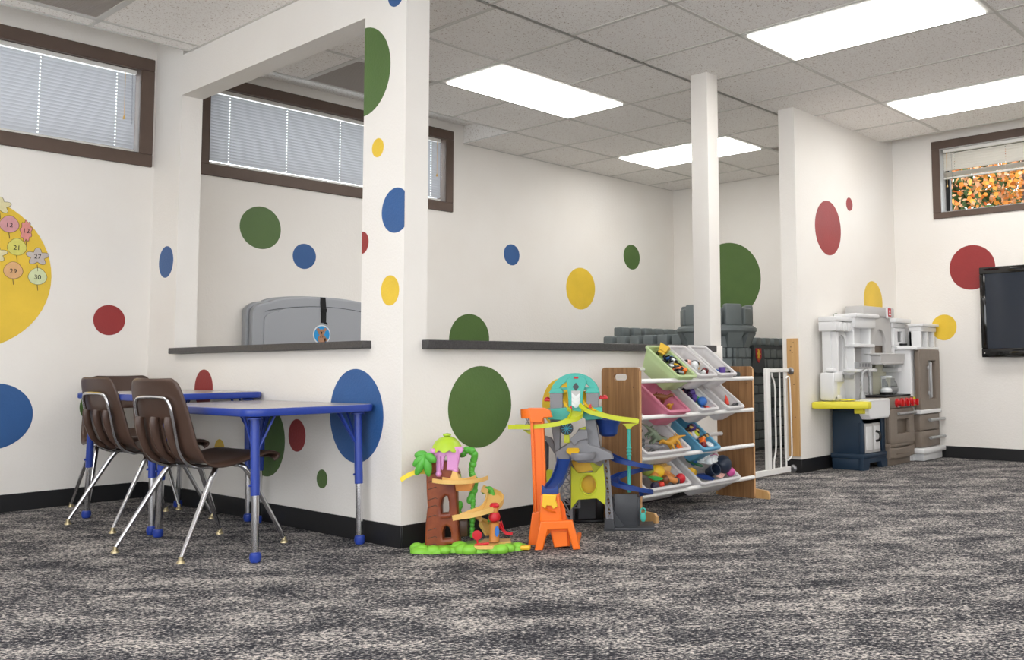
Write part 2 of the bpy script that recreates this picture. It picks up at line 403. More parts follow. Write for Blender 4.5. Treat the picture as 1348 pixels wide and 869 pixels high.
dot(w_part, 'x', XP, 3.378, 1.448, .101, 'blue', 'blue painted dot reaching the corner post edge', clip=(YP, 4))
dot(w_part, 'x', XP, 3.628, 1.327, .05, 'red', 'tiny red painted dot cut off by the opening', clip=(3, 3.63))
dot(w_part, 'x', XP, 3.413, 1.098, .066, 'yellow', 'yellow painted dot above the big blue one')
dot(w_part, 'x', XP, 3.395, 2.43, .06, 'blue', 'blue painted dot at the top of the corner post')
dot(w_part, 'x', XP, 5.117, .653, .105, 'red', 'red painted dot above the tables')
dot(w_part, 'x', XP, 3.658, .547, .209, 'blue', 'big blue painted dot beside the table')
dot(w_part, 'x', XP, 4.435, .40, .178, 'green', 'green painted dot under the table')
dot(w_part, 'x', XP, 4.148, .437, .077, 'red', 'dark red painted dot under the table')
dot(w_part, 'x', XP, 3.923, .246, .044, 'green', 'tiny green painted dot near the baseboard')
dot(w_part, 'x', XP, 4.918, .33, .055, 'yellow', 'small yellow painted dot under the far table')
dot(w_half, 'y', YP, 2.873, .578, .189, 'green', 'big green painted dot above the treehouse toy')
dot(w_half, 'y', YP, 3.40, .575, .125, 'yellow', 'yellow painted dot behind the track tower')
dot(w_kit, 'y', YK, 6.32, 1.786, .205, 'red', 'large red painted dot above the play kitchen')
dot(w_kit, 'y', YK, 6.677, 2.014, .053, 'red', 'tiny red painted dot beside the large red one')
dot(w_kit, 'y', YK, 7.055, 1.26, .17, 'yellow', 'yellow painted dot behind the play kitchen')
dot(w_kit, 'y', YK, 6.416, 1.07, .075, 'green', 'green painted dot behind the play kitchen')
dot(w_right, 'x', XR, 2.692, 1.530, .182, 'red', 'red painted dot beside the television')
dot(w_right, 'x', XR, 2.937, 1.054, .105, 'yellow', 'yellow painted dot beside the play kitchen')

# ledges
def ledge(name, label, x0, x1, y0, y1, z0, z1):
    b = B(); b.box(x0, x1, y0, y1, z0, z1, .003, seg=1); tag(b.obj(name, 'ledge'), label, 'ledge')
ledge('wall_ledge', 'dark grey ledge under the opening above the blue tables', 2.39, 2.60, 3.547, 5.462, .847, .881)
ledge('wall_ledge', 'dark grey ledge capping the half wall behind the toy rack', 2.537, 4.73, 3.272, 3.48, .8415, .881)

# ------------------------------------------------------------------ suspended ceiling
tilecache = {}
def tile(x0, x1, y0, y1, z=CZ):
    k = (round(x1-x0, 3), round(y1-y0, 3))
    if k not in tilecache:
        b = B(); hx, hy = k[0]/2-.006, k[1]/2-.006
        b.box(-hx, hx, -hy, hy, .0, .02, .004, seg=1); tilecache[k] = b.mesh('ceiling_tile', 'tile')
    o = link('ceiling_tile', tilecache[k], roof); o.location = ((x0+x1)/2, (y0+y1)/2, z)
bars = set()
def cell(x0, x1, y0, y1, fill=True):
    if x1-x0 < .03 or y1-y0 < .03: return
    if fill: tile(x0, x1, y0, y1)
    for q in ((x0, x1, y0, y0), (x0, x1, y1, y1), (x0, x0, y0, y1), (x1, x1, y0, y1)): bars.add(tuple(round(v, 3) for v in q))
TS = .6096
fix = {'light': [(3.766, 4.985, 4.166, 4.776), (6.204, 6.814, 4.166, 5.385), (4.328, 4.937, 1.601, 2.82), (6.156, 6.766, 1.601, 2.82),
                 (.670, 1.280, 1.601, 2.82), (.670, 1.280, -.837, .382), (2.499, 3.108, -.837, .382), (4.328, 4.937, -.837, .382), (6.156, 6.766, -.837, .382), (.061, .670, 4.04, 5.26)],  # last panel is unseen, added to balance the light in the left room
       'vent': [(3.156, 3.766, 4.776, 5.385), (6.814, 7.423, 3.556, 4.166), (1.28, 1.889, 4.04, 5.26)]}
def taken(x0, x1, y0, y1):
    for l in fix.values():
        for a in l:
            if min(x1, a[1])-max(x0, a[0]) > .08 and min(y1, a[3])-max(y0, a[2]) > .08: return True
    return False
# front grid
XS = [3.718+TS*k for k in range(-10, 6)]; XS = [x for x in XS if x > -2.2]+[7.26]; XS = [-2.2]+XS
for ya, yb in ((-3, -2.056), (-2.056, -.837), (-.837, .382), (.382, 1.601), (1.601, 2.82), (2.82, 3.43)):
    for xa, xb in zip(XS, XS[1:]):
        if yb > 3.4 and xb < 2.45: continue
        y2 = 3.535 if yb > 3.4 else yb
        if not taken(xa, xb, ya, y2): cell(xa, xb, ya, y2)
# left room grid (x < partition), y > 2.82
for ya, yb in ((2.82, 4.04), (4.04, 5.26), (5.26, 5.385)):
    for xa, xb in zip(XS, XS[1:]):
        if xa > 2.44: continue
        xb = min(xb, XP)
        if not taken(xa, xb, ya, yb): cell(xa, xb, ya, yb)
# back room grid
XB = [XP+TP]+[3.156+TS*k for k in range(0, 8)]+[XF]
for ya, yb in ((3.535, 4.166), (4.166, 4.776), (4.776, 5.385), (5.385, YB)):
    for xa, xb in zip(XB, XB[1:]):
        if ya > 5.3 and xb < 5.0: continue
        if not taken(xa, xb, ya, yb): cell(xa, xb, ya, yb)
bar_cache = {}
for (x0, x1, y0, y1) in sorted(bars):
    h = .011
    if x0 == x1: d = (2*h, y1-y0)
    else: d = (x1-x0, 2*h)
    k = (round(d[0], 3), round(d[1], 3))
    if k not in bar_cache:
        b = B(); b.box(-d[0]/2, d[0]/2, -d[1]/2, d[1]/2, -.004, .003); bar_cache[k] = b.mesh('grid_bar', 'tee')
    o = link('grid_bar', bar_cache[k], roof); o.location = ((x0+x1)/2, (y0+y1)/2, CZ)
# faces of the raised pockets next to the windows
b = B(); b.box(-2.2, XP, 5.377, 5.389, CZ, TOP); b.box(XP+TP, 4.985, 5.377, 5.389, CZ, TOP); b.box(4.978, 4.990, 5.389, YB, CZ-.004, TOP); b.box(7.256, 7.266, -3, YK, CZ, TOP)
b.box(4.975, 4.993, 5.389, YB, CZ-.006, CZ+.016)
o = b.obj('trim_1', 'tile'); o['kind'] = 'structure'

def ceiling_light(x0, x1, y0, y1, label):
    cx, cy = (x0+x1)/2, (y0+y1)/2; hx, hy = (x1-x0)/2-.004, (y1-y0)/2-.004
    t = thing('ceiling_light', label, 'light', (cx, cy, CZ))
    b = B(); f = .036
    for q in ((-hx, hx, -hy, -hy+f), (-hx, hx, hy-f, hy), (-hx, -hx+f, -hy+f, hy-f), (hx-f, hx, -hy+f, hy-f)): b.box(*q, -.006, .03, .003, seg=1)
    b.box(-hx, hx, -hy, hy, .03, .07)
    b.obj('frame', 'white_trim', t)
    b = B(); b.box(-hx+f, hx-f, -hy+f, hy-f, -.014, .010); b.obj('diffuser', 'lamp', t)
LL = ['ceiling light panel nearest the corner post', 'ceiling light panel partly behind the slim column', 'largest ceiling light panel at the top of the frame', 'ceiling light panel over the television wall',
      'ceiling light panel over the open floor on the left', 'ceiling light panel behind the camera on the left', 'ceiling light panel behind the camera', 'ceiling light panel behind the camera on the right', 'ceiling light panel in the right rear corner', 'unseen ceiling light panel added to balance the left room light']
for q, l in zip(fix['light'], LL): ceiling_light(*q, l)
VL = ['brown mesh ceiling vent seen through the opening', 'dark ceiling vent beside the kitchen wall', 'brown mesh ceiling vent in the top left of the frame']
for (x0, x1, y0, y1), l in zip(fix['vent'], VL):
    t = thing('ceiling_vent', l, 'vent', ((x0+x1)/2, (y0+y1)/2, CZ)); hx, hy = (x1-x0)/2-.004, (y1-y0)/2-.004; f = .02
    b = B()
    for q in ((-hx, hx, -hy, -hy+f), (-hx, hx, hy-f, hy), (-hx, -hx+f, -hy+f, hy-f), (hx-f, hx, -hy+f, hy-f)): b.box(*q, -.005, .02)
    b.obj('frame', 'tee', t)
    b = B(); b.box(-hx+f, hx-f, -hy+f, hy-f, .014, .02); b.obj('backing', 'ktaupe', t)
    b = B(); n = int(2*(hy-f)/.016)
    for i in range(n):
        y = -hy+f+.008+i*.016; b.box(-hx+f, hx-f, y-.0045, y+.0045, .0, .010)
    n = int(2*(hx-f)/.05)
    for i in range(n): b.box(-hx+f+.05*i+.02, -hx+f+.05*i+.024, -hy+f, hy-f, .004, .012)
    o = b.obj('grille_mesh', 'grille', t); o['kind'] = 'stuff'

# ------------------------------------------------------------------ windows and blinds
def window_y(n, x0, x1, z0, z1, Y, fw_=.075):
    wn = struct('window_%d' % n); wn.location = (0, 0, 0)
    for q in ((x0-fw_, x1+fw_, z1, z1+fw_), (x0-fw_, x1+fw_, z0-fw_, z0), (x0-fw_, x0, z0, z1), (x1, x1+fw_, z0, z1)):
        b = B(); b.box(q[0], q[1], Y-.018, Y+.004, q[2], q[3], .003, seg=1); b.obj('frame_board', 'brown_frame', wn)
    b = B(); e = .004
    for q in ((x0, x1, z1-e, z1), (x0, x1, z0, z0+e), (x0, x0+e, z0+e, z1-e), (x1-e, x1, z0+e, z1-e)): b.box(q[0], q[1], Y-.014, Y+.10, q[2], q[3])
    b.obj('reveal', 'brown_frame', wn)
    b = B(); s = .012
    for q in ((x0+e, x1-e, z1-s, z1-e), (x0+e, x1-e, z0+e, z0+s), (x0+e, x0+s, z0+s, z1-s), (x1-s, x1-e, z0+s, z1-s)): b.box(q[0], q[1], Y+.09, Y+.13, q[2], q[3])
    b.obj('sash', 'dull_metal', wn)
    b = B(); b.box(x0+s, x1-s, Y+.108, Y+.112, z0+s, z1-s); b.obj('glass_pane', 'glass', wn)
window_y(1, .45, 2.345, 2.063, 2.58, YL)
window_y(2, 2.83, 4.785, 2.095, 2.62, YB, .073)
def slat_mesh(L, holes, wd=.0255, tilt=68, m='bin_blind'):
    bm = B(); us = [0]
    for h in holes: us += [h-.003, h+.003]
    us.append(L); rows = [-.5, -.13, .13, .5]; a = math.radians(tilt)
    g = [[bm.bm.verts.new((u, -wd*r*math.cos(a)-.0028*(1-(2*r)**2)*math.sin(a), wd*r*math.sin(a)-.0028*(1-(2*r)**2)*math.cos(a))) for r in rows] for u in us]
    for i in range(len(us)-1):
        for j in range(3):
            if i % 2 == 1 and j == 1: continue
            bm.bm.faces.new((g[i][j], g[i+1][j], g[i+1][j+1], g[i][j+1]))
    return bm.mesh('slat', m)
def blind(label, x0, x1, z0, z1, Y, holes, pitch=.0205, wand=None, bottom=None, tilt=68, swing=0, Mx=None, stack=0):
    t = thing('window_blind', label, 'blind', (x0, Y, 0)); L = x1-x0
    if Mx is not None: t.matrix_world = Mx
    b = B(); b.box(0, L, -.014, .014, z1-.028, z1-.002, .002, seg=1); b.obj('headrail', 'white_trim', t)
    me = slat_mesh(L, holes, tilt=tilt, m='bin_blind' if not stack else 'bin_blind_white'); zb = bottom if bottom else z0+.012; z = z1-.046
    zstop = zb+.02+stack*.006
    while z > zstop:
        o = link('slat', me, t); o.location = (0, 0, z); z -= pitch
    if stack:
        ms = slat_mesh(L, holes, tilt=8, m='bin_blind_white')
        for i in range(stack): o = link('slat', ms, t); o.location = (0, 0, zb+.016+.006*i)
    b = B(); b.box(0, L, -.012, .012, zb-.008, zb+.008, .003, seg=1); b.obj('bottom_rail', 'white_trim', t)
    for h in holes:
        b = B(); b.tube([(h, -.013, z1-.03), (h, -.013, zb)], .0009, 4); b.obj('ladder_cord', 'white_trim', t)
    if wand is not None:
        b = B(); b.tube([(wand, -.018, z1-.03), (wand, -.018, z1-.30)], .0014, 5); b.lathe([(0, 0), (.008, .004), (.004, .024), (0, .026)], (wand, -.018, z1-.32), 8); b.obj('pull_cord', 'tan', t)
        b = B(); b.tube([(wand+.04, -.018, z1-.03), (wand+.045, -.018, z1-.34)], .003, 6); b.obj('tilt_wand', 'clear', t)
    return t
blind('closed grey blind on the leftmost window', .46, 2.326, 2.067, 2.577, YL+.03, [.16, .75, 1.35, 1.758], wand=1.80)
blind('closed grey blind on the window seen through the opening', 2.85, 4.755, 2.10, 2.617, YB+.03, [.132, .55, .975, 1.40, 1.81], wand=1.86)
# right wall window, opening y 1.3..2.922, z 2.0..2.53
wn = struct('window_3'); fw2 = .068
for q in ((1.3-fw2, 2.922+fw2, 2.53, 2.53+fw2), (1.3-fw2, 2.922+fw2, 2.0-.05, 2.0), (2.922, 2.922+fw2, 2.0, 2.53), (1.3-fw2, 1.3, 2.0, 2.53)):
    b = B(); b.box(XR-.018, XR+.004, q[0], q[1], q[2], q[3], .003, seg=1); b.obj('frame_board', 'brown_frame', wn)
b = B()
for q in ((1.3, 2.922, 2.526, 2.53), (1.3, 2.922, 2.0, 2.004), (2.918, 2.922, 2.004, 2.526), (1.3, 1.304, 2.004, 2.526)): b.box(XR-.014, XR+.10, *q)
b.obj('reveal', 'kgrey', wn)
b = B()
for q in ((1.304, 2.918, 2.50, 2.526), (1.304, 2.918, 2.004, 2.022), (2.885, 2.918, 2.022, 2.50), (1.304, 1.33, 2.022, 2.50)): b.box(XR+.09, XR+.13, *q)
b.obj('sash', 'black', wn)
b = B(); b.box(XR+.108, XR+.112, 1.33, 2.885, 2.022, 2.50); b.obj('glass_pane', 'glass', wn)
Mb = Matrix.Translation((XR+.03, 2.905, 0)) @ Matrix.Rotation(-PI/2, 4, 'Z')
blind('half raised white blind showing autumn trees', 0, 1.59, 2.0, 2.527, 0, [.09, .50, .95, 1.4], bottom=2.285, tilt=42, Mx=Mb, wand=.03, stack=6)

# ------------------------------------------------------------------ outside the right window
b = B(); b.box(7.9, 30, -14, 20, -.2, -.1); o = b.obj('ground', 'ground'); o['kind'] = 'structure'
def foliage(name, c, R, n, m, size, parent, seed):
    rnd = random.Random(seed); b = B()
    for i in range(n):
        d = Vector((rnd.gauss(0, 1), rnd.gauss(0, 1), rnd.gauss(0, 1))).normalized()*(rnd.random()**.4)
        p = Vector(c)+Vector((d.x*R[0], d.y*R[1], d.z*R[2])); s = size*(.6+.8*rnd.random())
        q = Matrix.Rotation(rnd.random()*6.3, 3, 'Z') @ Matrix.Rotation(rnd.random()*3, 3, 'X')
        vs = [b.bm.verts.new(p+q@Vector(v)*s) for v in ((-.5, -.1, 0), (0, -.55, .05), (.5, -.1, 0), (.3, .5, -.08), (-.3, .5, .06))]
        b.bm.faces.new(vs)
    o = b.obj(name, m, parent); o['kind'] = 'stuff'; return o
def tree(label, x, y, h, lean, blobs, seed, trunk=.09):
    t = thing('autumn_tree', label, 'tree', (x, y, -.1)); rnd = random.Random(seed)
    b = B(); b.tube([(0, 0, 0), (lean*.3, 0, h*.4), (lean, .1, h)], [trunk, trunk*.8, trunk*.3], 8)
    for i in range(12):
        z = h*(.3+.6*rnd.random()); a = rnd.random()*6.3; l = .5+rnd.random()
        b.tube([(lean*z/h, 0, z), (lean*z/h+l*math.cos(a)*.5, l*math.sin(a)*.5, z+.3), (lean*z/h+l*math.cos(a), l*math.sin(a), z+.45)], [.03, .02, .008], 5)
    b.obj('trunk', 'bark', t)
    for i, (c, R, n, m, s) in enumerate(blobs): foliage('foliage', c, R, n, m, s, t, seed*10+i)
tree('autumn tree with yellow-orange leaves outside the window', 10.5, 3.15, 4.6, .3, [((0, 0, 3.4), (.95, 1.0, 1.3), 2200, 'fol_orange', .05), ((0, .3, 3.2), (1.1, 1.3, 1.2), 1500, 'fol_pink', .045)], 3)
tree('second autumn tree with pale trunk farther out', 12.0, 2.7, 5.4, -.5, [((-.2, 0, 3.7), (1.1, 1.5, 1.5), 2400, 'fol_pink', .055), ((0, 0, 3.9), (1.1, 1.6, 1.4), 900, 'fol_orange', .06)], 5, .07)
tree('dark green conifer outside the window', 13.5, 5.2, 5.5, 0, [((0, 0, 3.4), (1.3, 1.6, 2.4), 3200, 'fol_green', .13)], 8, .12)
tree('tall green tree behind the autumn trees', 15.5, 3.0, 6.5, 0, [((0, 0, 3.8), (1.4, 2.2, 2.2), 2400, 'fol_green', .13), ((0, 0, 3.5), (1.5, 2.4, 2.2), 900, 'fol_orange', .11)], 9, .12)
t = thing('shrub', 'bluish green shrub under the autumn trees outside', 'shrub', (9.6, 3.72, -.1))
foliage('foliage', (0, 0, 1.15), (.5, .42, 1.25), 1800, 'fol_pine', .07, t, 12)
b = B(); b.tube([(0, 0, 0), (0, 0, 1.4)], .04, 6); b.obj('trunk', 'bark', t)

# ------------------------------------------------------------------ changing station
t = thing('changing_station', 'grey folded baby changing station on the wall behind the ledge', 'changing station', (3.62, YB, 0))
def arch_outline(hw, z0, z1, rise, r, n=18):
    top = [(hw-r*1.0, z1-rise)]
    pts = [(-hw+.03, z0), (hw-.03, z0), (hw, z0+.04)]
    pts += [(hw-r+r*math.cos(a), z1-rise-r*.55+r*.55*math.sin(a)) for a in [PI/2*i/6 for i in range(0, 7)]]
    pts += [((hw-r)*math.cos(PI*i/n), z1-rise+rise*math.sin(PI*i/n)**1.0) for i in range(1, n)]
    pts += [(-hw+r-r*math.sin(a), z1-rise-r*.55+r*.55*math.cos(a)) for a in [PI/2*i/6 for i in range(0, 7)]]
    pts += [(-hw, z0+.04)]
    return pts
platobj('body', 'grey_poly', t, arch_outline(.525, .70, 1.25, .05, .12), [], .06, .012, MXZ(-.031))
platobj('door_shell', 'grey_poly', t, arch_outline(.505, .71, 1.243, .05, .12), [], .055, .014, MXZ(-.088))
platobj('front_panel', 'grey_poly', t, arch_outline(.435, .75, 1.183, .045, .10), [], .012, .004, MXZ(-.118))
b = B(); b.tube([( -.435+.87*i/24, -.1245, 1.140+.047*math.sin(PI*i/24)**.8) for i in range(25)], .0022, 5); b.obj('seam', 'castle_dark', t)
b = B(); b.box(-.022, .020, -.1285, -.1245, 1.075, 1.18, .001, seg=1); b.prism([(-.1215, 1.17), (-.1285, 1.18), (-.118, 1.25), (-.112, 1.254), (-.02, 1.256), (-.02, 1.251), (-.112, 1.248)], 'x', -.022, .018); b.box(-.025, .023, -.131, -.1245, 1.15, 1.175, .002, seg=1)
b.prism([(-.012, 1.08), (.03, 1.062), (.034, 1.069), (.0, 1.096)], 'y', -.128, -.1245); b.obj('strap', 'strap', t)
em = B(); em.prism(circ(0, 0, .068, 40), 'y', -.002, 0); e = em.obj('emblem', 'twhite', t, 'round blue emblem with a brown bear'); e.location = (-.012, -.1245, .992)
b = B(); b.prism(circ(0, 0, .060, 40), 'y', -.0035, -.002); b.obj('emblem_disc', 'cyan2' if 'cyan2' in M else 'oblue', e)
b = B()
for q in (circ(0, -.03, .032, 20, .030), circ(-.004, .016, .027, 18, .022), circ(-.031, .034, .012, 12), circ(.023, .036, .012, 12), circ(.03, -.035, .016, 12, .012)): b.prism(q, 'y', -.0055, -.0035)
b.obj('emblem_bear', 'bear', e)
b = B(); b.prism(circ(-.004, .013, .0045, 10, .009), 'y', -.0068, -.005); b.prism(circ(-.013, .022, .002, 8), 'y', -.0068, -.005); b.prism(circ(.006, .022, .002, 8), 'y', -.0068, -.005)
for c_x in (-.012, .004): b.prism([(c_x-.006, -.018), (c_x+.004, -.012), (c_x+.005, -.014), (c_x-.004, -.021)], 'y', -.0068, -.005)
b.obj('emblem_face', 'black', e)

# ------------------------------------------------------------------ paper leaves
def leaf_pts(kind, s):
    out = []
    if kind == 'round':
        for i in range(28):
            a = PI/2+2*PI*i/28; r = s*(.5+.09*max(0, math.cos(a-PI/2))**6-.05*max(0, -math.sin(a))); out.append((r*math.cos(a)*1.02, r*math.sin(a)*.98))
    elif kind == 'oak':
        for i in range(36):
            a = PI/2+2*PI*i/36; r = s*(.40+.10*(i % 4 < 2)); out.append((r*math.cos(a)*.62, r*math.sin(a)*1.25))
    else:
        for i in range(40):
            a = PI/2+2*PI*i/40; r = s*(.34+.26*abs(math.cos(2.5*(a-PI/2)))**1.5); out.append((r*math.cos(a), r*math.sin(a)*.85))
    return out
def paper_leaf(label, x, z, kind, col, txt, s=.092, tilt=0):
    M[col[0]] = M.get(col[0]) or mat(col[0], col[1], .8, noise=(30, tuple(int(v*.93) for v in col[1]), .3, .7))
    t = thing('paper_leaf', label, 'paper leaf', (x, YL-.0025, z), group='paper leaves on the big yellow dot'); t.rotation_euler = (0, tilt, 0)
    b = B(); b.prism(leaf_pts(kind, s), 'y', -.0012, 0); b.obj('leaf_sheet', col[0], t)
    b = B(); P = [Vector((p[0], -.0014, p[1])) for p in leaf_pts(kind, s*1.0)]; b.tube(P, .0009, 4, closed=True); b.tube([(0, -.001, -s*.45), (.004, -.001, -s*.8)], .0014, 5); b.obj('leaf_outline', 'dkbrown', t)
    if txt:
        me = text_mesh(txt, .036, .0004, 'black'); me.transform(MXZ(-.0018)); link('number', me, t)
paper_leaf('mauve rounded paper leaf marked 12', 1.683, 1.552, 'round', ('leaf_mauve', (214, 158, 160)), '12')
paper_leaf('pink jagged oak-shaped paper leaf marked 12', 1.765, 1.528, 'oak', ('leaf_pink', (226, 150, 142)), '12', .098)
paper_leaf('yellow-green rounded paper leaf marked 21', 1.724, 1.430, 'round', ('leaf_lime', (220, 214, 112)), '21')
paper_leaf('grey and orange maple-shaped paper leaf marked 27', 1.826, 1.390, 'maple', ('leaf_grey', (200, 190, 184)), '27', .1)
paper_leaf('peach rounded paper leaf marked 29', 1.711, 1.300, 'round', ('leaf_peach', (226, 178, 128)), '29')
paper_leaf('pale green rounded paper leaf marked 30', 1.830, 1.275, 'round', ('leaf_pale', (214, 222, 176)), '30')
paper_leaf('cream maple-shaped paper leaf at the top of the yellow dot', 1.636, 1.655, 'maple', ('leaf_cream', (226, 216, 170)), '')
paper_leaf('cream oak-shaped paper leaf cut by the frame edge', 1.628, 1.39, 'maple', ('leaf_cream', (226, 216, 170)), '')

# ------------------------------------------------------------------ tables
def table(label, x0, x1, y0, y1, zt, cham):
    cx, cy = (x0+x1)/2, (y0+y1)/2; hx, hy = (x1-x0)/2, (y1-y0)/2
    t = thing('activity_table', label, 'table', (cx, cy, 0), group=None)
    out = rrect(-hx, hx, -hy, hy, (cham, .035, .035, .035), 6)
    platobj('tabletop', 'table_top', t, [(u*.985, v*.99) for u, v in out], [], .024, .002, Matrix.Translation((0, 0, zt-.012)))
    platobj('edge_band', 'blue_enamel', t, out, [[(u*.984, v*.989) for u, v in out]], .031, .006, Matrix.Translation((0, 0, zt-.0165)), 'blue edge band')
    for sx in (-1, 1):
        for sy in (-1, 1):
            lx, ly = sx*(hx-.055 if sx < 0 else hx-.045), sy*(hy-.06); s = .018
            fx, fy = lx, ly+sy*.03
            g = thing('leg', None, None, (0, 0, 0)); g.parent = t
            def P(z): q = (zt-z)/zt; return (lx+(fx-lx)*q, ly+(fy-ly)*q, z)
            b = B(); b.tube([P(zt-.03), P(.26)], .0175, 14); b.lathe([(.03, 0), (.03, .006), (.018, .014)], (lx, ly, zt-.044), 14)
            for dx, dy in ((-sx*.085, 0), (0, -sy*.085), (-sx*.03, -sy*.115)): b.tube([P(zt-.19), (lx+dx, ly+dy, zt-.035)], .005, 8)
            b.tube([P(.30), (P(.30)[0]-.025, P(.30)[1], .30)], .005, 8)
            b.obj('upper_tube', 'blue_enamel', g)
            b = B(); b.tube([P(.26), P(.03)], .0145, 14); b.obj('lower_tube', 'chrome', g, 'chrome lower tube')
            b = B(); b.lathe([(.013, .042), (.021, .036), (.0235, .02), (.019, .004), (.012, 0)], (fx, fy, 0), 14); b.obj('foot_ball', 'blue_enamel', g)
    return t
table('blue-edged low table nearest the camera', 1.85, 2.425, 3.50, 4.43, .603, .07)
table('taller blue-edged table in the corner, behind the first', 1.86, 2.425, 4.46, 5.29, .645, .035)

# ------------------------------------------------------------------ chairs
def chair_parts(t):
    prof = [(.215, .372, .186), (.232, .384, .19), (.215, .397, .195), (.15, .399, .20), (.06, .385, .203), (-.03, .372, .205), (-.10, .375, .204), (-.15, .398, .20), (-.182, .44, .196), (-.20, .50, .19), (-.215, .56, .184), (-.232, .62, .176), (-.246, .67, .166), (-.254, .70, .155), (-.259, .716, .138), (-.258, .722, .115)]
    P = smoothpath([(a, b_, c) for a, b_, c in prof], 3); nu = 22; g = []; b = B()
    for i, p in enumerate(P):
        x, z, hw = p; f = i/(len(P)-1); row = []
        back = max(0, min(1, (z-.42)/.2)) if x < -.1 else 0
        for j in range(nu+1):
            u = -1+2*j/nu; e = abs(u)**4
            st = max(0, min(1, (.42-z)/.05)); row.append(b.bm.verts.new((x+(.008*u*u+.010*e)*(1-st), u*hw, z+st*(.010*abs(u)**3-.026*abs(u)**9-.004*(1-u*u)))))
        g.append(row)
    for i in range(len(P)-1):
        zc = (P[i].y+P[i+1].y)/2; xc = P[i].x
        for j in range(nu):
            if xc < -.12 and .43 < zc < .545 and j in (7, 8, 9, 12, 13, 14): continue
            b.bm.faces.new((g[i][j], g[i+1][j], g[i+1][j+1], g[i][j+1]))
    sh = b.obj('seat_shell', 'shell', t, ang=60)
    so = sh.modifiers.new('thick', 'SOLIDIFY'); so.thickness = .007; so.offset = 0
    for y in (-.098, -.002, .098):      # moulded ribs, open at the top
        b = B(); b.tube(smoothpath([(-.234, y, .565), (-.236, y, .54), (-.222, y, .48), (-.19, y, .415), (-.14, y, .375)], 4), [.017]*4+[.018]*4+[.016]*4+[.012]*4+[.006], 10)
        for v in b.bm.verts: v.co.y = y+(v.co.y-y)*.85
        b.obj('back_rib', 'shell', t)
    # chrome hoop behind the back
    b = B(); h = .118
    L = [(-.10, h*.9, .352), (-.155, h*.93, .375), (-.196, h*.96, .43), (-.221, h, .52), (-.240, h, .60), (-.247, h-.012, .632), (-.251, h-.04, .645), (-.253, 0, .648)]
    Rr = [(x, -y, z) for x, y, z in L[-2::-1]]
    b.tube(smoothpath(L+Rr, 4), .0075, 10); b.obj('back_hoop', 'chrome', t)
    b = B(); b.tube([(-.10, h*.9, .352), (.12, h*.9, .362)], .0075, 8); b.tube([(-.10, -h*.9, .352), (.12, -h*.9, .362)], .0075, 8)
    b.tube([(-.05, -.15, .350), (-.05, .15, .350)], .009, 8); b.tube([(.07, -.15, .356), (.07, .15, .356)], .009, 8); b.obj('seat_frame', 'chrome', t)
    for sx, x0, xf in ((-1, -.05, -.247), (1, .07, .247)):
        for sy in (-1, 1):
            b = B(); yf = .22*sy
            pts = smoothpath([(x0, sy*.11, .352), (x0, sy*.142, .351), (x0+sx*.012, sy*.158, .338), (x0+sx*.035, sy*.166, .305)], 3)+[Vector((xf, yf, .018))]
            b.tube(pts, [.0115]*(len(pts)-1)+[.0085], 10); lg = b.obj('leg', 'chrome', t)
            b = B(); b.lathe([(.009, .026), (.010, .012), (.016, .006), (.017, 0)], (xf, yf, 0), 12); b.obj('glide', 'brass', lg)
def copy_tree(o, parent=None):
    c = o.copy(); COL.objects.link(c); c.parent = parent
    for ch in list(o.children): copy_tree(ch, c)
    return c
ch1 = thing('school_chair', 'brown plastic chair nearest the camera, its back to us, at the near table', 'chair', (1.921, 4.011, 0), math.radians(9.8), 'brown chairs at the blue tables')
chair_parts(ch1)
ch2 = copy_tree(ch1); ch2.location = (2.05, 4.93, 0); ch2.rotation_euler = (0, 0, math.radians(5)); ch2['label'] = 'brown plastic chair with its back to us, left of the nearest chair'
ch3 = copy_tree(ch1); ch3.location = (2.184, 5.47, 0); ch3.rotation_euler = (0, 0, math.radians(-101)); ch3['label'] = 'brown plastic chair in the corner facing us across the far table'

# ------------------------------------------------------------------ television
t = thing('television', 'black wall-mounted television cut by the right frame edge', 'television', (7.42, 2.0, 1.16))
b = B()
for q in ((-.61, .61, .30, .355), (-.61, .61, -.355, -.285), (.565, .61, -.285, .30), (-.61, -.565, -.285, .30)): b.box(0, .045, q[0], q[1], q[2], q[3], .006)
b.obj('bezel', 'gloss_black', t)
b = B(); b.box(.006, .044, -.565, .565, -.285, .30); b.obj('screen', 'screen', t)
b = B(); b.box(.045, .075, -.35, .35, -.22, .22, .01); b.box(.07, .079, -.12, .12, -.1, .1); b.obj('wall_bracket', 'black', t)
b = B(); b.box(-.001, .001, .583, .592, -.327, -.318); b.obj('power_light', 'kgrey', t)

# ------------------------------------------------------------------ safety gate and pine board
t = thing('mounting_board', 'pine board screwed to the kitchen wall end', 'board', (5.84, 3.375, 0))
b = B(); b.box(-.022, 0, -.037, .05, .115, .945, .002, seg=1); b.obj('board', 'pine', t)
for y, z in ((-.005, .915), (.015, .885), (.02, .86), (.005, .845), (.0, .70), (.018, .45), (-.01, .39), (.012, .25), (-.004, .62)):
    b = B(); b.lathe([(.004, 0), (.004, .0015), (0, .002)], seg=8, Mx=Matrix.Rotation(-PI/2, 3, 'Y'), c=(-.022, y, z)); b.obj('screw_hole', 'dkbrown', t)
t = thing('safety_gate', 'white metal safety gate between toy rack and pine board', 'gate', (0, 3.395, 0))
b = B(); b.box(4.93, 5.775, -.013, .013, .012, .05, .003, seg=1); b.box(5.60, 5.604, -.0145, .0145, .011, .051); b.obj('bottom_bar', 'gate_white', t)
b = B(); b.box(5.475, 5.525, -.013, .013, .05, .735, .003, seg=1); b.obj('post', 'gate_white', t)
b = B(); b.box(4.92, 4.955, -.013, .013, .05, .735, .003, seg=1); b.obj('post', 'gate_white', t)
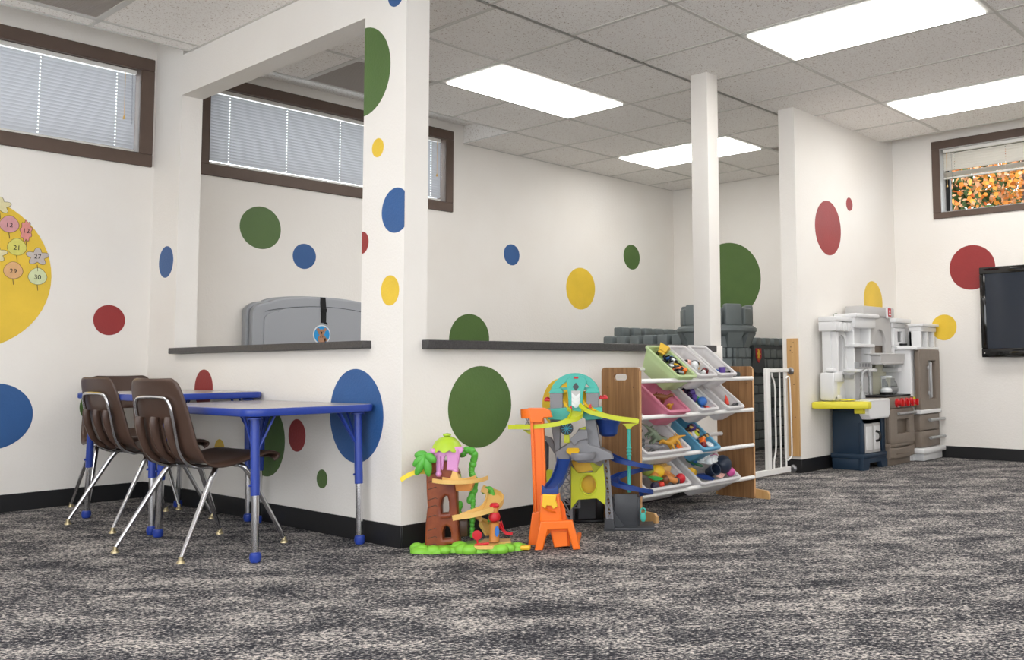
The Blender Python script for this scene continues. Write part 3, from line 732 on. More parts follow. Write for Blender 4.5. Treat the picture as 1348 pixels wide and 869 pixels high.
b = B(); b.box(5.525, 5.77, -.012, .012, .708, .733, .003, seg=1); b.obj('top_bar', 'gate_white', t)
b = B(); b.tube(smoothpath([(5.56, 0, .705), (5.565, 0, .68), (5.60, 0, .61), (5.60, 0, .4), (5.60, 0, .19), (5.575, 0, .11), (5.572, 0, .05)], 4), .006, 8); b.obj('bar', 'gate_white', t, 'bent bar')
b = B(); b.tube([(5.665, 0, .05), (5.665, 0, .71)], .006, 8); b.obj('bar', 'gate_white', t)
b = B(); b.tube([(5.735, 0, .05), (5.735, 0, .71)], .006, 8); b.obj('bar', 'gate_white', t)
b = B(); b.tube(smoothpath([(5.735, -.008, .66), (5.76, -.008, .675), (5.785, -.008, .65), (5.795, -.008, .45), (5.80, -.008, .16), (5.785, -.008, .11), (5.74, -.008, .095)], 5), .0055, 8); b.obj('handle_hoop', 'gate_white', t)
for z in (.715, .03):
    b = B(); b.tube([(5.77, 0, z), (5.822, 0, z)], .006, 8); b.lathe([(.012, 0), (.014, .004), (.026, .010), (.027, .016)], (5.805 if z > .5 else 5.815, 0, z), 14, Matrix.Rotation(PI/2, 3, 'Y')); b.lathe([(.012, 0), (.012, .012)], (5.785, 0, z), 10, Matrix.Rotation(PI/2, 3, 'Y')); b.obj('wall_cup', 'dull_metal', t)
M['wallcup'] = M['dull_metal']

# ------------------------------------------------------------------ toy castle
CX, CY = 6.30, 4.36
t = thing('play_castle', 'grey plastic toy castle with battlements behind the column', 'toy castle', (CX, CY, 0), YAW-PI/2)
# local x = image right, local y = away
b = B(); nS = 8
def oct_(r, z, rot=PI/8): return [(r*math.cos(rot+2*PI*i/8), r*math.sin(rot+2*PI*i/8), z) for i in range(8)]
def octring(b, r0, r1, z0, z1):
    A = [b.bm.verts.new(p) for p in oct_(r0, z0)]; C = [b.bm.verts.new(p) for p in oct_(r1, z1)]
    for i in range(8): b.bm.faces.new((A[i], A[(i+1) % 8], C[(i+1) % 8], C[i]))
    return A, C
A, C = octring(b, .268, .262, .0, .92); b.bm.faces.new(A[::-1]); b.bm.faces.new(C); b.obj('tower_core', 'castle_dark', t)
b = B(); b.lathe([(.262, .90), (.262, .985), (.30, 1.005), (.325, 1.03), (.325, 1.055), (.30, 1.075), (.27, 1.08), (.25, 1.08)], seg=32); b.obj('parapet_ring', 'castle', t)
for i in range(10):
    a = 2*PI*i/10+.1; wv = .088; Mx = Matrix.Rotation(a, 4, 'Z')
    b = B(); b.box(.225, .29, -wv*.86, wv*.86, 1.075, 1.215 if i % 2 else 1.245, .016, Mx); b.obj('merlon', 'castle', t)
    b = B(); b.hexa((.24, .262, -.05, .05), (.24, .312, -.07, .07), .90, 1.015).tf(Matrix.Rotation(a, 4, 'Z')); b.obj('corbel', 'castle', t)
def bricks(parent, x0, x1, y, z0, z1, n, m='castle', rowh=.085, Mx=None, skip=None, depth=.022, seed=1):
    rnd = random.Random(seed); rows = max(1, round((z1-z0)/rowh)); rh = (z1-z0)/rows; w_ = (x1-x0)/n
    for r in range(rows):
        xs = [x0]; off = (r % 2)*.5
        k = 0
        while xs[-1] < x1-1e-4:
            step = w_*(off if (k == 0 and off) else 1)*(1 if rnd.random() > .25 else 1.5); xs.append(min(x1, xs[-1]+step)); k += 1
            if x1-xs[-1] < w_*.3: xs[-1] = x1
        for a, c in zip(xs, xs[1:]):
            za, zb = z0+r*rh, z0+(r+1)*rh
            if skip and skip((a+c)/2, (za+zb)/2): continue
            b = B(); b.box(a+.004, c-.004, y-depth, y+.01, za+.004, zb-.004, .007, Mx, seg=1); b.obj('brick', m, parent)
ap = .262*math.cos(PI/8); hwid = .262*math.sin(PI/8)
for i in range(8):
    a = 2*PI*i/8            # face centre direction
    d = Vector((math.cos(a), math.sin(a)))
    if d.y > .3: continue
    Mx = Matrix.Rotation(a+PI/2, 4, 'Z')
    bricks(t, -hwid, hwid, -ap, .03, .90, 2 if i != 6 else 2, Mx=Mx, seed=i)
# gate wall going right (world +X), built in an unrotated child
gw = thing('arch_wall', None, None, (0, 0, 0)); gw.parent = t; gw.rotation_euler = (0, 0, -(YAW-PI/2)-.0)
X0, X1, GY = .30, 1.50, .12
aw = platobj('arch_panel', 'castle_dark', gw, [(X0, 0), (X1, 0), (X1, .93), (X0, .93)], [], .06, .004, MXZ(GY+.04))
def skipf(x, z): return .40 < x < .92 and (z < .52 or ((x-.66)/.27)**2+((z-.50)/.25)**2 < 1.25)
bricks(gw, X0, X1, GY+.012, .02, .90, 11, skip=lambda x, z: skipf(x-.1, z), seed=40)
bricks(gw, .54, .98, GY+.022, .02, .66, 4, seed=41)
for i in range(7):                                                     # voussoirs
    a0, a1 = PI*(i/7)+.02, PI*((i+1)/7)-.02
    pts = [(.76-.245*math.cos(a0), .50+.205*math.sin(a0)), (.76-.31*math.cos(a0), .50+.285*math.sin(a0)), (.76-.31*math.cos(a1), .50+.285*math.sin(a1)), (.76-.245*math.cos(a1), .50+.205*math.sin(a1))]
    b = B(); b.prism(pts, 'y', GY-.02, GY+.02); b.obj('arch_stone', 'castle', gw)
b = B(); b.prism([(.66, .70), (.70, .93), (.86, .93), (.88, .70), (.77, .685)], 'y', GY-.032, GY+.01); b.obj('keystone', 'castle_dark', gw)
em = B(); em.prism([(.715+.01, .905), (.815, .905), (.815, .82), (.77, .775), (.725, .82)], 'y', GY-.036, GY-.031); em = em.obj('shield_crest', 'tred', gw, 'red shield with a gold lion')
b = B(); b.prism([(.77+(a-.67)*1.25, .848+(c-.838)*.95) for a, c in [(.655, .885), (.668, .89), (.674, .875), (.69, .885), (.684, .86), (.695, .84), (.682, .835), (.69, .80), (.675, .815), (.668, .785), (.662, .815), (.65, .80), (.658, .835), (.646, .85), (.66, .86)]], 'y', GY-.038, GY-.0355); b.obj('crest_figure', 'tyellow', em)
for i in range(8):
    x = X0+.02+i*.148; b = B(); b.box(x, x+.088, GY-.02, GY+.09, .93, 1.0, .012); b.obj('merlon', 'castle', gw)
# inner room wall filling behind the arch (far side of the castle)
lw = thing('side_wall', None, None, (0, 0, 0)); lw.parent = t; lw.rotation_euler = (0, 0, -(YAW-PI/2))
b = B(); b.box(-.17, -.11, .1, 1.02, 0, .925, .005); b.obj('side_panel', 'castle', lw)
for i in range(6):
    y = .22+i*.15; b = B(); b.box(-.19, -.09, y, y+.105, .925, 1.015, .012); b.obj('merlon', 'castle', lw)
b = B(); b.box(-.17, 1.45, 1.02, 1.08, 0, 1.02, .005); b.obj('rear_panel', 'castle', lw)
for i in range(9):
    x = -.02+i*.165; b = B(); b.box(x, x+.11, 1.0, 1.10, 1.02, 1.10, .012); b.obj('merlon', 'castle', lw)

# ------------------------------------------------------------------ play kitchen (against the wall at y = YK)
K = thing('play_kitchen', 'white, navy and taupe toy kitchen against the kitchen wall', 'toy kitchen', (6.7, 3.32, 0))
OX, OY = 6.7, 3.32
def kb(name, m, q, bev=.006, label=None, parent=None, seg=2):
    b = B()
    for r in (q if isinstance(q, list) else [q]): b.box(r[0]-OX, r[1]-OX, r[2]-OY, r[3]-OY, r[4], r[5], bev, seg=seg)
    return b.obj(name, m, parent or K, label)
def kplate(name, m, outl, holes, y0, y1, bev=.006, label=None, parent=None):
    f = lambda P: [(u-OX, v) for u, v in P]
    return platobj(name, m, parent or K, f(outl), [f(h) for h in holes], y1-y0, bev, MXZ((y0+y1)/2-OY), label)
# sink cabinet (navy, tapered)
kb('sink_cabinet', 'knavy', [(6.235, 6.60, 3.07, 3.30, .10, .415), (6.245, 6.59, 3.10, 3.30, .40, .45)], .008, 'navy cabinet')
kb('cabinet_skirt', 'knavy', [(6.215, 6.62, 3.045, 3.31, .078, .115), (6.23, 6.61, 3.052, 3.31, .05, .08)], .008)
kplate('cabinet_foot', 'knavy', [(6.22, 0), (6.30, 0), (6.32, .05), (6.50, .05), (6.53, 0), (6.615, 0), (6.615, .08), (6.22, .08)], [], 3.05, 3.09, .005)
kb('cabinet_side_foot', 'knavy', (6.22, 6.25, 3.09, 3.30, 0, .08), .005)
kb('cabinet_pilaster', 'knavy', [(6.228, 6.262, 3.055, 3.09, .115, .34), (6.54, 6.595, 3.055, 3.09, .115, .36)], .005)
dr = kb('cabinet_door', 'kgrey', [(6.262, 6.39, 3.056, 3.075, .118, .33), (6.385, 6.50, 3.050, 3.075, .118, .33)], .004, 'light grey cabinet doors')
kb('door_panel', 'kwhite', [(6.28, 6.375, 3.051, 3.06, .14, .31), (6.40, 6.488, 3.046, 3.055, .14, .31)], .003, parent=dr)
b = B(); b.tube(smoothpath([(6.42-OX, 3.045-OY, .27), (6.42-OX, 3.02-OY, .262), (6.42-OX, 3.012-OY, .235), (6.42-OX, 3.02-OY, .208), (6.42-OX, 3.045-OY, .20)], 3), .009, 8); b.obj('door_handle', 'black', dr)
# farmhouse sink
kplate('sink', 'kwhite', [(6.255, .375), (6.545, .375), (6.565, .40), (6.565, .492), (6.235, .492), (6.235, .40)], [], 3.0, 3.08, .012, 'white sink apron')
kb('sink_rim', 'kwhite', [(6.235, 6.565, 3.0, 3.03, .485, .50), (6.235, 6.265, 3.03, 3.28, .47, .50), (6.545, 6.60, 3.03, 3.28, .47, .50)], .005)
kb('sink_bowl', 'kgrey', (6.265, 6.545, 3.03, 3.27, .44, .45), .003)
kplate('under_sink_valance', 'knavy', [(6.262, .33), (6.54, .33), (6.54, .385), (6.262, .385)], [], 3.07, 3.085, .003)
# yellow counter
kc = platobj('counter', 'kyellow', K, [(u-OX, v-OY) for u, v in [(6.0, 3.315), (6.01, 3.25), (6.14, 3.02), (6.16, 2.985), (6.205, 2.985), (6.22, 3.05), (6.245, 3.315)]], [], .05, .01, Matrix.Translation((0, 0, .468)), 'yellow counter')
kb('counter_strip', 'kyellow', [(6.24, 7.12, 3.26, 3.315, .455, .502)], .008, 'yellow counter')
kb('counter_strip', 'kyellow', [(6.565, 6.595, 3.02, 3.26, .43, .498), (7.0, 7.12, 3.02, 3.28, .43, .498)], .008, 'yellow counter')
kb('counter_clip', 'kyellow', (6.19, 6.235, 3.03, 3.10, .405, .45), .004)
b = B(); b.lathe([(.05, 0), (.055, .004), (.05, .008), (.035, .008), (.03, .004)], (6.18-OX, 3.14-OY, .50), 20); b.obj('burner_ring', 'kyellow', K)
# faucet
b = B(); b.lathe([(.02, 0), (.022, .03), (.013, .06), (.011, .10)], (6.33-OX, 3.10-OY, .50), 14)
pf = smoothpath([(6.33-OX, 3.10-OY, .56), (6.33-OX, 3.10-OY, .66), (6.345-OX, 3.10-OY, .695), (6.385-OX, 3.095-OY, .712), (6.425-OX, 3.09-OY, .695), (6.44-OX, 3.09-OY, .65), (6.44-OX, 3.09-OY, .57)], 6)
b.tube(pf, [.012+.003*(i % 2) for i in range(len(pf))], 10); b.lathe([(.012, 0), (.015, .01), (.013, .06), (.009, .075)], (6.44-OX, 3.09-OY, .535), 12)
b.tube([(6.33-OX, 3.10-OY, .55), (6.41-OX, 3.095-OY, .545)], .007, 8); b.obj('faucet', 'silver', K, 'silver gooseneck faucet')
# white back tower, left part: posts with arched opening
Yf, Yb = 3.20, 3.31
kplate('back_panel', 'kwhite', [(6.12, .50), (6.72, .50), (6.72, 1.10), (6.12, 1.10)], [arch(6.19, 6.30, .70, .975)], 3.235, 3.305, .006)
kplate('window_arch', 'kwhite', arch(6.155, 6.335, .70, 1.01, 12), [arch(6.19, 6.30, .70, .975)], 3.215, 3.24, .004)
kb('left_post', 'kwhite', [(6.13, 6.165, 3.19, 3.30, .66, 1.0)], .012)
kb('cornice', 'kwhite', [(6.07, 6.38, 3.165, 3.31, 1.07, 1.105), (6.075, 6.18, 3.17, 3.31, 1.0, 1.07)], .008)
for i in range(4): kb('cornice_block', 'kwhite', (6.13+i*.062, 6.18+i*.062, 3.165, 3.22, 1.0, 1.065), .006)
kb('small_cornice', 'kwhite', (6.12, 6.39, 3.175, 3.25, 1.018, 1.05), .005)
kb('coffee_maker_body', 'kwhite', [(6.06, 6.13, 3.19, 3.30, .50, .70), (6.07, 6.23, 3.18, 3.28, .63, .70), (6.07, 6.20, 3.19, 3.28, .50, .54), (6.09, 6.15, 3.2, 3.27, .70, .73)], .014, 'white moulded coffee maker')
kplate('coffee_maker_brace', 'kcream', [(6.12, .50), (6.18, .50), (6.18, .59), (6.24, .63), (6.12, .63)], [], 3.20, 3.25, .004)
b = B(); b.lathe([(.03, 0), (.036, .008), (.038, .03), (.045, .034), (.045, .044)], (6.22-OX, 3.15-OY, .65), 18); b.obj('coffee_basket', 'silver', K)
# shelf tower
kb('shelf', 'kwhite', [(6.30, 6.66, 3.13, 3.30, .70, .725), (6.31, 6.65, 3.14, 3.30, .885, .91)], .008)
kb('shelf_side', 'kwhite', [(6.33, 6.355, 3.16, 3.30, .50, 1.06), (6.60, 6.63, 3.16, 3.30, .72, 1.06)], .008)
kb('shelf_cornice', 'kwhite', [(6.31, 6.70, 3.12, 3.31, 1.105, 1.135), (6.325, 6.67, 3.14, 3.31, 1.03, 1.11)], .01)
kb('shelf_niche', 'kgrey', (6.36, 6.60, 3.23, 3.245, .725, .885), .002)
kb('toy_dish_rack', 'silver', [(6.335, 6.55, 3.13, 3.145, .728, .775), (6.335, 6.55, 3.23, 3.24, .728, .775), (6.335, 6.35, 3.145, 3.23, .728, .775), (6.535, 6.55, 3.145, 3.23, .728, .775)], .003)
kb('rack_slot', 'dull_metal', [(6.355+i*.047, 6.38+i*.047, 3.126, 3.131, .74, .765) for i in range(4)], .001)
# hood
kb('hood_top', 'kgrey', [(6.50, 7.05, 3.16, 3.31, 1.125, 1.20), (6.63, 7.02, 3.19, 3.31, .90, 1.13)], .008, 'grey range hood')
kplate('hood_front', 'kgrey', [(6.63, .80), (7.0, .80), (7.0, 1.13), (6.63, 1.13)], [arch(6.70, 6.90, .84, 1.03, 12)], 3.17, 3.20, .005)
kb('microwave_recess', 'ktaupe2', (6.69, 6.91, 3.205, 3.21, .83, 1.03), .001)
kplate('hood_canopy', 'kgrey', [(6.62, .765), (7.0, .765), (7.04, .80), (7.04, .83), (6.62, .83)], [], 3.08, 3.20, .008)
kb('hood_lip', 'kgrey', [(6.60, 7.05, 3.08, 3.22, .822, .84), (6.62, 7.0, 3.07, 3.2, .755, .772)], .006)
b = B(); b.box(6.89-OX, 6.96-OX, 3.145-OY, 3.165-OY, 1.115, 1.21, .009); pl = b.obj('name_plate', 'kwhite', K)
b = B(); b.box(6.90-OX, 6.95-OX, 3.142-OY, 3.146-OY, 1.13, 1.195, .004, seg=1); lg = b.obj('logo', 'tred', pl, 'small red logo plate')
b = B(); b.prism([(6.908-OX, 1.14), (6.942-OX, 1.14), (6.942-OX, 1.15), (6.930-OX, 1.15), (6.930-OX, 1.165), (6.937-OX, 1.165), (6.925-OX, 1.185), (6.913-OX, 1.165), (6.920-OX, 1.165), (6.920-OX, 1.15), (6.908-OX, 1.15)], 'y', 3.1405-OY, 3.1425-OY); b.obj('logo_mark', 'twhite', lg)
# stove backsplash, stove
kb('backsplash', 'kgrey', [(6.58, 6.80, 3.24, 3.30, .50, .765)], .004)
kplate('backsplash_side', 'kcream', [(6.80, .50), (7.10, .50), (7.10, .76), (6.90, .76), (6.80, .66)], [], 3.25, 3.29, .004)
kb('mug_rail', 'wine', (6.70, 6.74, 3.22, 3.24, .66, .72), .004)
kb('stove_top', 'black', (6.595, 7.04, 3.04, 3.25, .508, .524), .004, 'black cooktop')
kb('stove_body', 'ktaupe', [(6.60, 7.02, 3.05, 3.28, .14, .51)], .008, 'taupe stove')
kb('stove_control_panel', 'ktaupe', (6.60, 7.05, 3.02, 3.06, .425, .508), .008)
for i in range(4):
    xx = 6.735+i*.085; b = B(); b.lathe([(.034, 0), (.034, .012), (.022, .016), (.020, .045), (0, .048)], (xx-OX, 3.02-OY, .465), 14, Matrix.Rotation(PI/2, 3, 'X')); b.box(xx-OX-.007, xx-OX+.007, -.365, -.345, .44, .49, .003, seg=1); b.obj('stove_knob', 'kred', K, 'red stove knob')
od = kplate('oven_door', 'ktaupe', rrect(6.605, 7.03, .165, .415, .02), [rrect(6.72, 6.95, .225, .345, .01)], 3.015, 3.05, .008)
kb('oven_window', 'ktaupe2', (6.70, 6.96, 3.046, 3.052, .20, .36), .001, parent=od)
b = B(); b.tube([(6.72-OX, 3.0-OY, .385), (7.03-OX, 3.0-OY, .385)], .012, 10); b.tube([(6.74-OX, 3.02-OY, .385), (6.74-OX, 3.0-OY, .385)], .007, 8); b.tube([(7.01-OX, 3.02-OY, .385), (7.01-OX, 3.0-OY, .385)], .007, 8); b.obj('oven_handle', 'silver', od)
kb('stove_band', 'ktaupe', (6.59, 7.03, 3.02, 3.28, .135, .165), .008)
kplate('stove_drawer', 'ktaupe', [(6.60, .065), (6.72, .055), (6.90, .055), (7.02, .065), (7.02, .13), (6.90, .118), (6.72, .118), (6.60, .13)], [], 3.015, 3.06, .008)
kb('stove_foot', 'ktaupe', (6.61, 7.0, 3.04, 3.28, 0, .13), .006)
kb('drawer_slot', 'ktaupe2', (6.70, 6.94, 3.012, 3.016, .08, .086), .001)
# shelf and cup unit right of hood
kb('cup_unit', 'kwhite', [(7.02, 7.26, 3.24, 3.31, .70, 1.13), (6.98, 7.28, 3.12, 3.31, 1.085, 1.12), (7.0, 7.24, 3.15, 3.31, 1.045, 1.09), (7.02, 7.04, 3.16, 3.28, .73, 1.05), (7.20, 7.22, 3.16, 3.28, .73, 1.05), (7.02, 7.22, 3.14, 3.28, .885, .905), (7.0, 7.23, 3.12, 3.28, .695, .73)], .006)
kplate('unit_window', 'kwhite', rrect(7.03, 7.22, .91, 1.04, .004), [rrect(7.075, 7.17, .93, 1.02, .004)], 3.15, 3.17, .003)
b = B(); b.lathe([(.03, 0), (.034, .012), (.032, .016)], (7.13-OX, 3.13-OY, .905), 14); b.obj('timer_dial', 'black', K)
kb('right_panel', 'kwhite', [(7.10, 7.42, 3.26, 3.315, .35, .90), (7.26, 7.47, 3.16, 3.315, .85, 1.08)], .008)
# refrigerator
kb('fridge_body', 'kwhite', [(7.06, 7.47, 3.04, 3.31, .0, .90)], .01, 'white refrigerator body')
kb('fridge_top', 'kwhite', [(7.04, 7.485, 2.98, 3.31, .868, .89)], .008)
kb('fridge_cap', 'kwhite', [(7.16, 7.485, 2.97, 3.1, 1.055, 1.078), (7.17, 7.47, 2.99, 3.1, 1.015, 1.055)], .008)
kb('fridge_cap_post', 'kwhite', [(7.17, 7.20, 3.0, 3.1, .89, 1.02), (7.30, 7.33, 3.0, 3.1, .89, 1.02), (7.43, 7.46, 3.0, 3.1, .89, 1.02), (7.17, 7.46, 3.07, 3.1, .89, 1.02)], .006)
fd = kplate('fridge_door', 'ktaupe', rrect(7.085, 7.475, .40, .865, .02), [rrect(7.24, 7.40, .47, .79, .01)], 2.975, 3.02, .008, 'taupe refrigerator door')
kb('door_recess', 'kgrey', (7.22, 7.42, 3.015, 3.03, .45, .81), .002, parent=fd)
kb('fridge_handle', 'silver', [(7.225, 7.25, 2.945, 2.965, .49, .77), (7.222, 7.252, 2.96, 2.985, .51, .54), (7.222, 7.252, 2.96, 2.985, .71, .74)], .005, parent=fd)
kb('fridge_trim', 'kwhite', (7.06, 7.485, 2.97, 3.05, .365, .398), .008)
fz = kb('freezer_drawer', 'ktaupe', [(7.085, 7.465, 2.985, 3.05, .235, .36), (7.085, 7.465, 2.985, 3.05, .105, .23)], .008)
for z in (.315, .175):
    b = B(); b.tube([(7.20-OX, 2.955-OY, z), (7.49-OX, 2.955-OY, z)], .012, 10); b.tube([(7.24-OX, 2.99-OY, z), (7.24-OX, 2.955-OY, z)], .006, 6); b.tube([(7.45-OX, 2.99-OY, z), (7.45-OX, 2.955-OY, z)], .006, 6); b.obj('drawer_handle', 'silver', fz)
kb('fridge_base', 'kwhite', [(7.05, 7.49, 2.945, 3.06, .06, .10), (7.10, 7.47, 2.97, 3.06, 0, .07)], .01)
kb('side_filler', 'kwhite', [(7.02, 7.08, 3.06, 3.30, 0, .50)], .006)
b = B(); b.prism([(7.035, .08), (7.085, .08), (7.085, .10), (7.045, .26), (7.03, .26)], 'y', 3.03, 3.05).tf(Matrix.Translation((-OX, -OY, 0))); b.obj('magazine_flap', 'ktaupe2', K)
# toys on the stove
def coffeepot(label, x, y, kind):
    t = thing('toy_pot', label, 'toy pot', (x, y, .524))
    if kind == 0:
        b = B(); b.lathe([(.048, 0), (.05, .012), (.045, .02)], seg=18); b.obj('base', 'black', t)
        b = B(); b.lathe([(.044, .02), (.046, .035), (.03, .055)], seg=18); b.obj('collar', 'twhite', t)
        b = B(); b.lathe([(.033, .055), (.036, .13)], seg=18); b.obj('jar', 'clear', t)
        b = B(); b.lathe([(.046, .13), (.046, .142), (.0, .146)], seg=18); b.obj('lid', 'twhite', t)
    else:
        b = B(); b.lathe([(.04, 0), (.058, .02), (.06, .05), (.054, .056)], seg=18); b.obj('base', 'silver', t)
        b = B(); b.lathe([(.054, .056), (.045, .09), (.03, .11), (.034, .12)], seg=18); b.obj('jar', 'clear', t)
        b = B(); b.tube(smoothpath([(.045, 0, .09), (.07, 0, .085), (.07, 0, .04), (.058, 0, .03)], 4), .004, 6); b.obj('handle', 'clear', t)
coffeepot('white-lidded clear toy blender jar on the cooktop', 6.775, 3.12, 0)
coffeepot('grey-based clear toy kettle at the rear of the cooktop', 6.965, 3.17, 1)

# ------------------------------------------------------------------ toy rack
R = thing('toy_rack', 'oak-look toy storage rack with white rods and tilted bins', 'toy rack', (4.08, 3.05, 0))
def panel(x):
    hole = rrect(3.008-3.05, 3.098-3.05, .688, .722, .0165, 6)
    o = platobj('side_panel', 'wood', R, rrect(-.12, .128, .0, .752, (.004, .004, .022, .022), 6), [hole], .015, .001, MYZ(x-4.08), 'wood-grain side panel')
    b = B()
    b2 = B(); b2.box(x-4.08-.0076, x-4.08+.0076, -.1225, -.1195, .01, .735, .001, seg=1); b2.obj('edge_strip', 'edge_wood', o)
    for y in (-.085, .085):
        b3 = B(); b3.lathe([(.004, 0), (.004, .001), (0, .0015)], (x-4.08-.0078, y, .655), 8, Matrix.Rotation(-PI/2, 3, 'Y')); b3.obj('screw_cap', 'dkbrown', o)
    return o
panel(3.5675); panel(4.5925)
for x in (3.5875, 4.6125):
    platobj('foot', 'edge_wood' if 0 else 'pine', R, [(-.205, 0), (.155, 0), (.155, .05), (-.12, .05), (-.19, .045), (-.205, .03)], [], .018, .002, MYZ(x-4.08))
ROW = [(.700, 'a'), (.520, 'b'), (.318, 'c'), (.136, 'd')]
for z, _ in ROW:
    for y, dz in ((2.932, -.012), (3.15, .045)):
        b = B(); b.tube([(3.575-4.08, y-3.05, z+dz-.004), (4.585-4.08, y-3.05, z+dz-.004)], .0115, 12); b.obj('rod', 'gate_white', R)
        for x in (4.581,):
            b = B(); b.lathe([(.012, 0), (.012, .004)], (x-4.08, y-3.05, z+dz-.004), 10, Matrix.Rotation(PI/2, 3, 'Y')); b.obj('rod_cap', 'gate_white', R)
TH = math.atan2(.155, .21)
def binframe(cx, z): return Matrix.Translation((cx, 2.90, z)) @ Matrix.Rotation(TH, 4, 'X')
def toybin(label, cx, z, w_, col, D=.125, L=.275):
    t = thing('storage_bin', label, 'bin', group='tilted bins in the toy rack'); t.matrix_world = binframe(cx, z)
    h = w_/2; b = B(); th = .0025
    def ring(hx, y0, y1, zz, r=.02):
        return [(u, v, zz) for u, v in rrect(-hx, hx, y0, y1, r, 3)]
    rings = [ring(h-.008, .006, L-.006, 0), ring(h-.012, .015, L-.014, -.04), ring(h-.03, .055, L-.03, -D)]
    V = [[b.bm.verts.new(p) for p in r] for r in rings]; n = len(V[0])
    for A_, C_ in zip(V, V[1:]):
        for i in range(n): b.bm.faces.new((A_[i], A_[(i+1) % n], C_[(i+1) % n], C_[i]))
    b.bm.faces.new(V[-1])
    o = b.obj('tub', 'bin_'+col, t); so = o.modifiers.new('thick', 'SOLIDIFY'); so.thickness = th; so.offset = 1
    platobj('rim', 'bin_'+col, t, rrect(-h, h, 0, L, .022, 5), [rrect(-h+.011, h-.011, .012, L-.011, .016, 5)], .012, .003)
    return t
def put(cx, z, x, v, n=-.045):   # point inside a bin, in world space
    return binframe(cx, z) @ Vector((x, v, n))
BINS = dict(green=(3.926, .700, .172, 'green', 'pale green bin of toy vehicles, top left of the rack'), w2=(4.112, .703, .172, 'white', 'white bin with cow and pig figures in the middle of the top row'), w3=(4.303, .706, .175, 'white', 'nearly empty white bin at the right end of the top row'),
            pink=(3.853, .522, .188, 'pink', 'pink bin holding a brown dinosaur in the second row'), w5=(4.124, .522, .174, 'white', 'white bin of coloured balls and cups in the second row'), w6=(4.376, .523, .172, 'white', 'white bin with a red cone at the right end of the second row'),
            din=(3.765, .325, .37, 'white', 'wide white bin of dinosaurs in the third row'), blue=(4.139, .313, .165, 'blue', 'blue bin of small brown figures in the third row'),
            f1=(3.765, .146, .37, 'white', 'wide white bin of toy food at the bottom left of the rack'), f2=(4.226, .134, .375, 'white', 'wide white bin with navy ball at the bottom right of the rack'))
for k, (cx, z, w_, col, lab) in BINS.items(): toybin(lab, cx, z, w_, col)

# toys inside the bins -------------------------------------------------
def T_ball(t, s, c): b = B(); b.ell((0, 0, 0), s); b.obj('ball', c, t)
def T_egg(t, s, c): b = B(); b.ell((0, 0, 0), (s*1.3, s, s)); b.obj('egg', c, t)
def T_cup(t, s, c):
    b = B(); b.lathe([(s*.7, -s), (s, s), (s*.86, s), (s*.6, -s*.8), (0, -s*.8)], seg=16); b.obj('cup', c, t)
def T_car(t, s, c, c2='black'):
    b = B(); b.box(-s*1.5, s*1.5, -s*.7, s*.7, -s*.3, s*.25, s*.12); b.obj('chassis', c, t)
    b = B(); b.box(-s*.7, s*.8, -s*.6, s*.6, s*.25, s*.85, s*.15); b.obj('cab', c2, t)
    for x in (-s*.95, s*.95):
        for y in (-s*.72, s*.72): b = B(); b.lathe([(0, -s*.12), (s*.42, -s*.12), (s*.42, s*.12), (0, s*.12)], (x, y, -s*.35), 10, Matrix.Rotation(PI/2, 3, 'X')); b.obj('wheel', 'black', t)
def T_truck(t, s, c):
    T_car(t, s, c, 'black'); b = B(); b.hexa((-s*1.5, s*.3, -s*.7, s*.7), (-s*1.9, s*.6, -s, s), s*.3, s*1.5); b.obj('dump_bed', c, t)
def T_dino(t, s, c):
    b = B(); b.tube(smoothpath([(-2.6*s, 0, -.5*s), (-1.6*s, .1*s, -.1*s), (-.6*s, 0, .1*s), (.5*s, 0, .15*s), (1.2*s, 0, .6*s), (1.7*s, 0, 1.1*s), (2.3*s, 0, 1.0*s)], 4), [s*v for v in (.06, .1, .13, .17, .22, .28, .34, .4, .5, .58, .62, .64, .62, .56, .48, .4, .33, .3, .32, .34, .33, .28, .2, .14, .08)], 10); b.obj('body', c, t, ang=60)
    for x, y in ((-.5, .45), (-.5, -.45), (.6, .4), (.6, -.4)):
        b = B(); b.tube([(x*s, y*s*.7, 0), (x*s*1.1, y*s*1.1, -.5*s), (x*s*1.2, y*s*1.1, -1.0*s), (x*s*1.2+.3*s, y*s*1.1, -1.1*s)], [.28*s, .22*s, .14*s, .1*s], 8); b.obj('leg', c, t, ang=60)
    b = B()
    for i in range(6): b.prism([(-1.4*s+i*.45*s, .3*s), (-1.1*s+i*.45*s, .3*s), (-1.2*s+i*.45*s, .85*s)], 'y', -.04*s, .04*s)
    b.obj('back_spines', c, t)
def T_beast(t, s, c, c2='black'):
    b = B(); b.ell((0, 0, 0), (s*1.2, s*.6, s*.65)); b.ell((s*1.35, 0, s*.45), (s*.5, s*.38, s*.4)); b.obj('body', c, t)
    for x, y in ((-.7, .35), (-.7, -.35), (.6, .35), (.6, -.35)): b = B(); b.tube([(x*s, y*s, -.3*s), (x*s, y*s, -1.1*s)], s*.17, 7); b.obj('leg', c, t)
    b = B(); b.ell((-s*.2, 0, s*.25), (s*.5, s*.63, s*.45)); b.ell((s*1.7, 0, s*.35), (s*.2, s*.25, s*.2)); b.obj('patch', c2, t)
def T_figure(t, s, c, c2='tan'):
    b = B(); b.tube([(0, 0, -s), (0, 0, -.2*s), (0, 0, .5*s)], [s*.35, s*.5, s*.4], 10); b.tube([(-.35*s, 0, .3*s), (-.75*s, 0, -.3*s)], s*.14, 6); b.tube([(.35*s, 0, .3*s), (.75*s, 0, -.2*s)], s*.14, 6); b.obj('body', c, t)
    b = B(); b.ell((0, 0, .9*s), s*.45); b.obj('head', c2, t)
    b = B(); b.ell((0, .08*s, 1.02*s), (s*.46, s*.46, s*.4)); b.obj('hair', 'dkbrown', t)
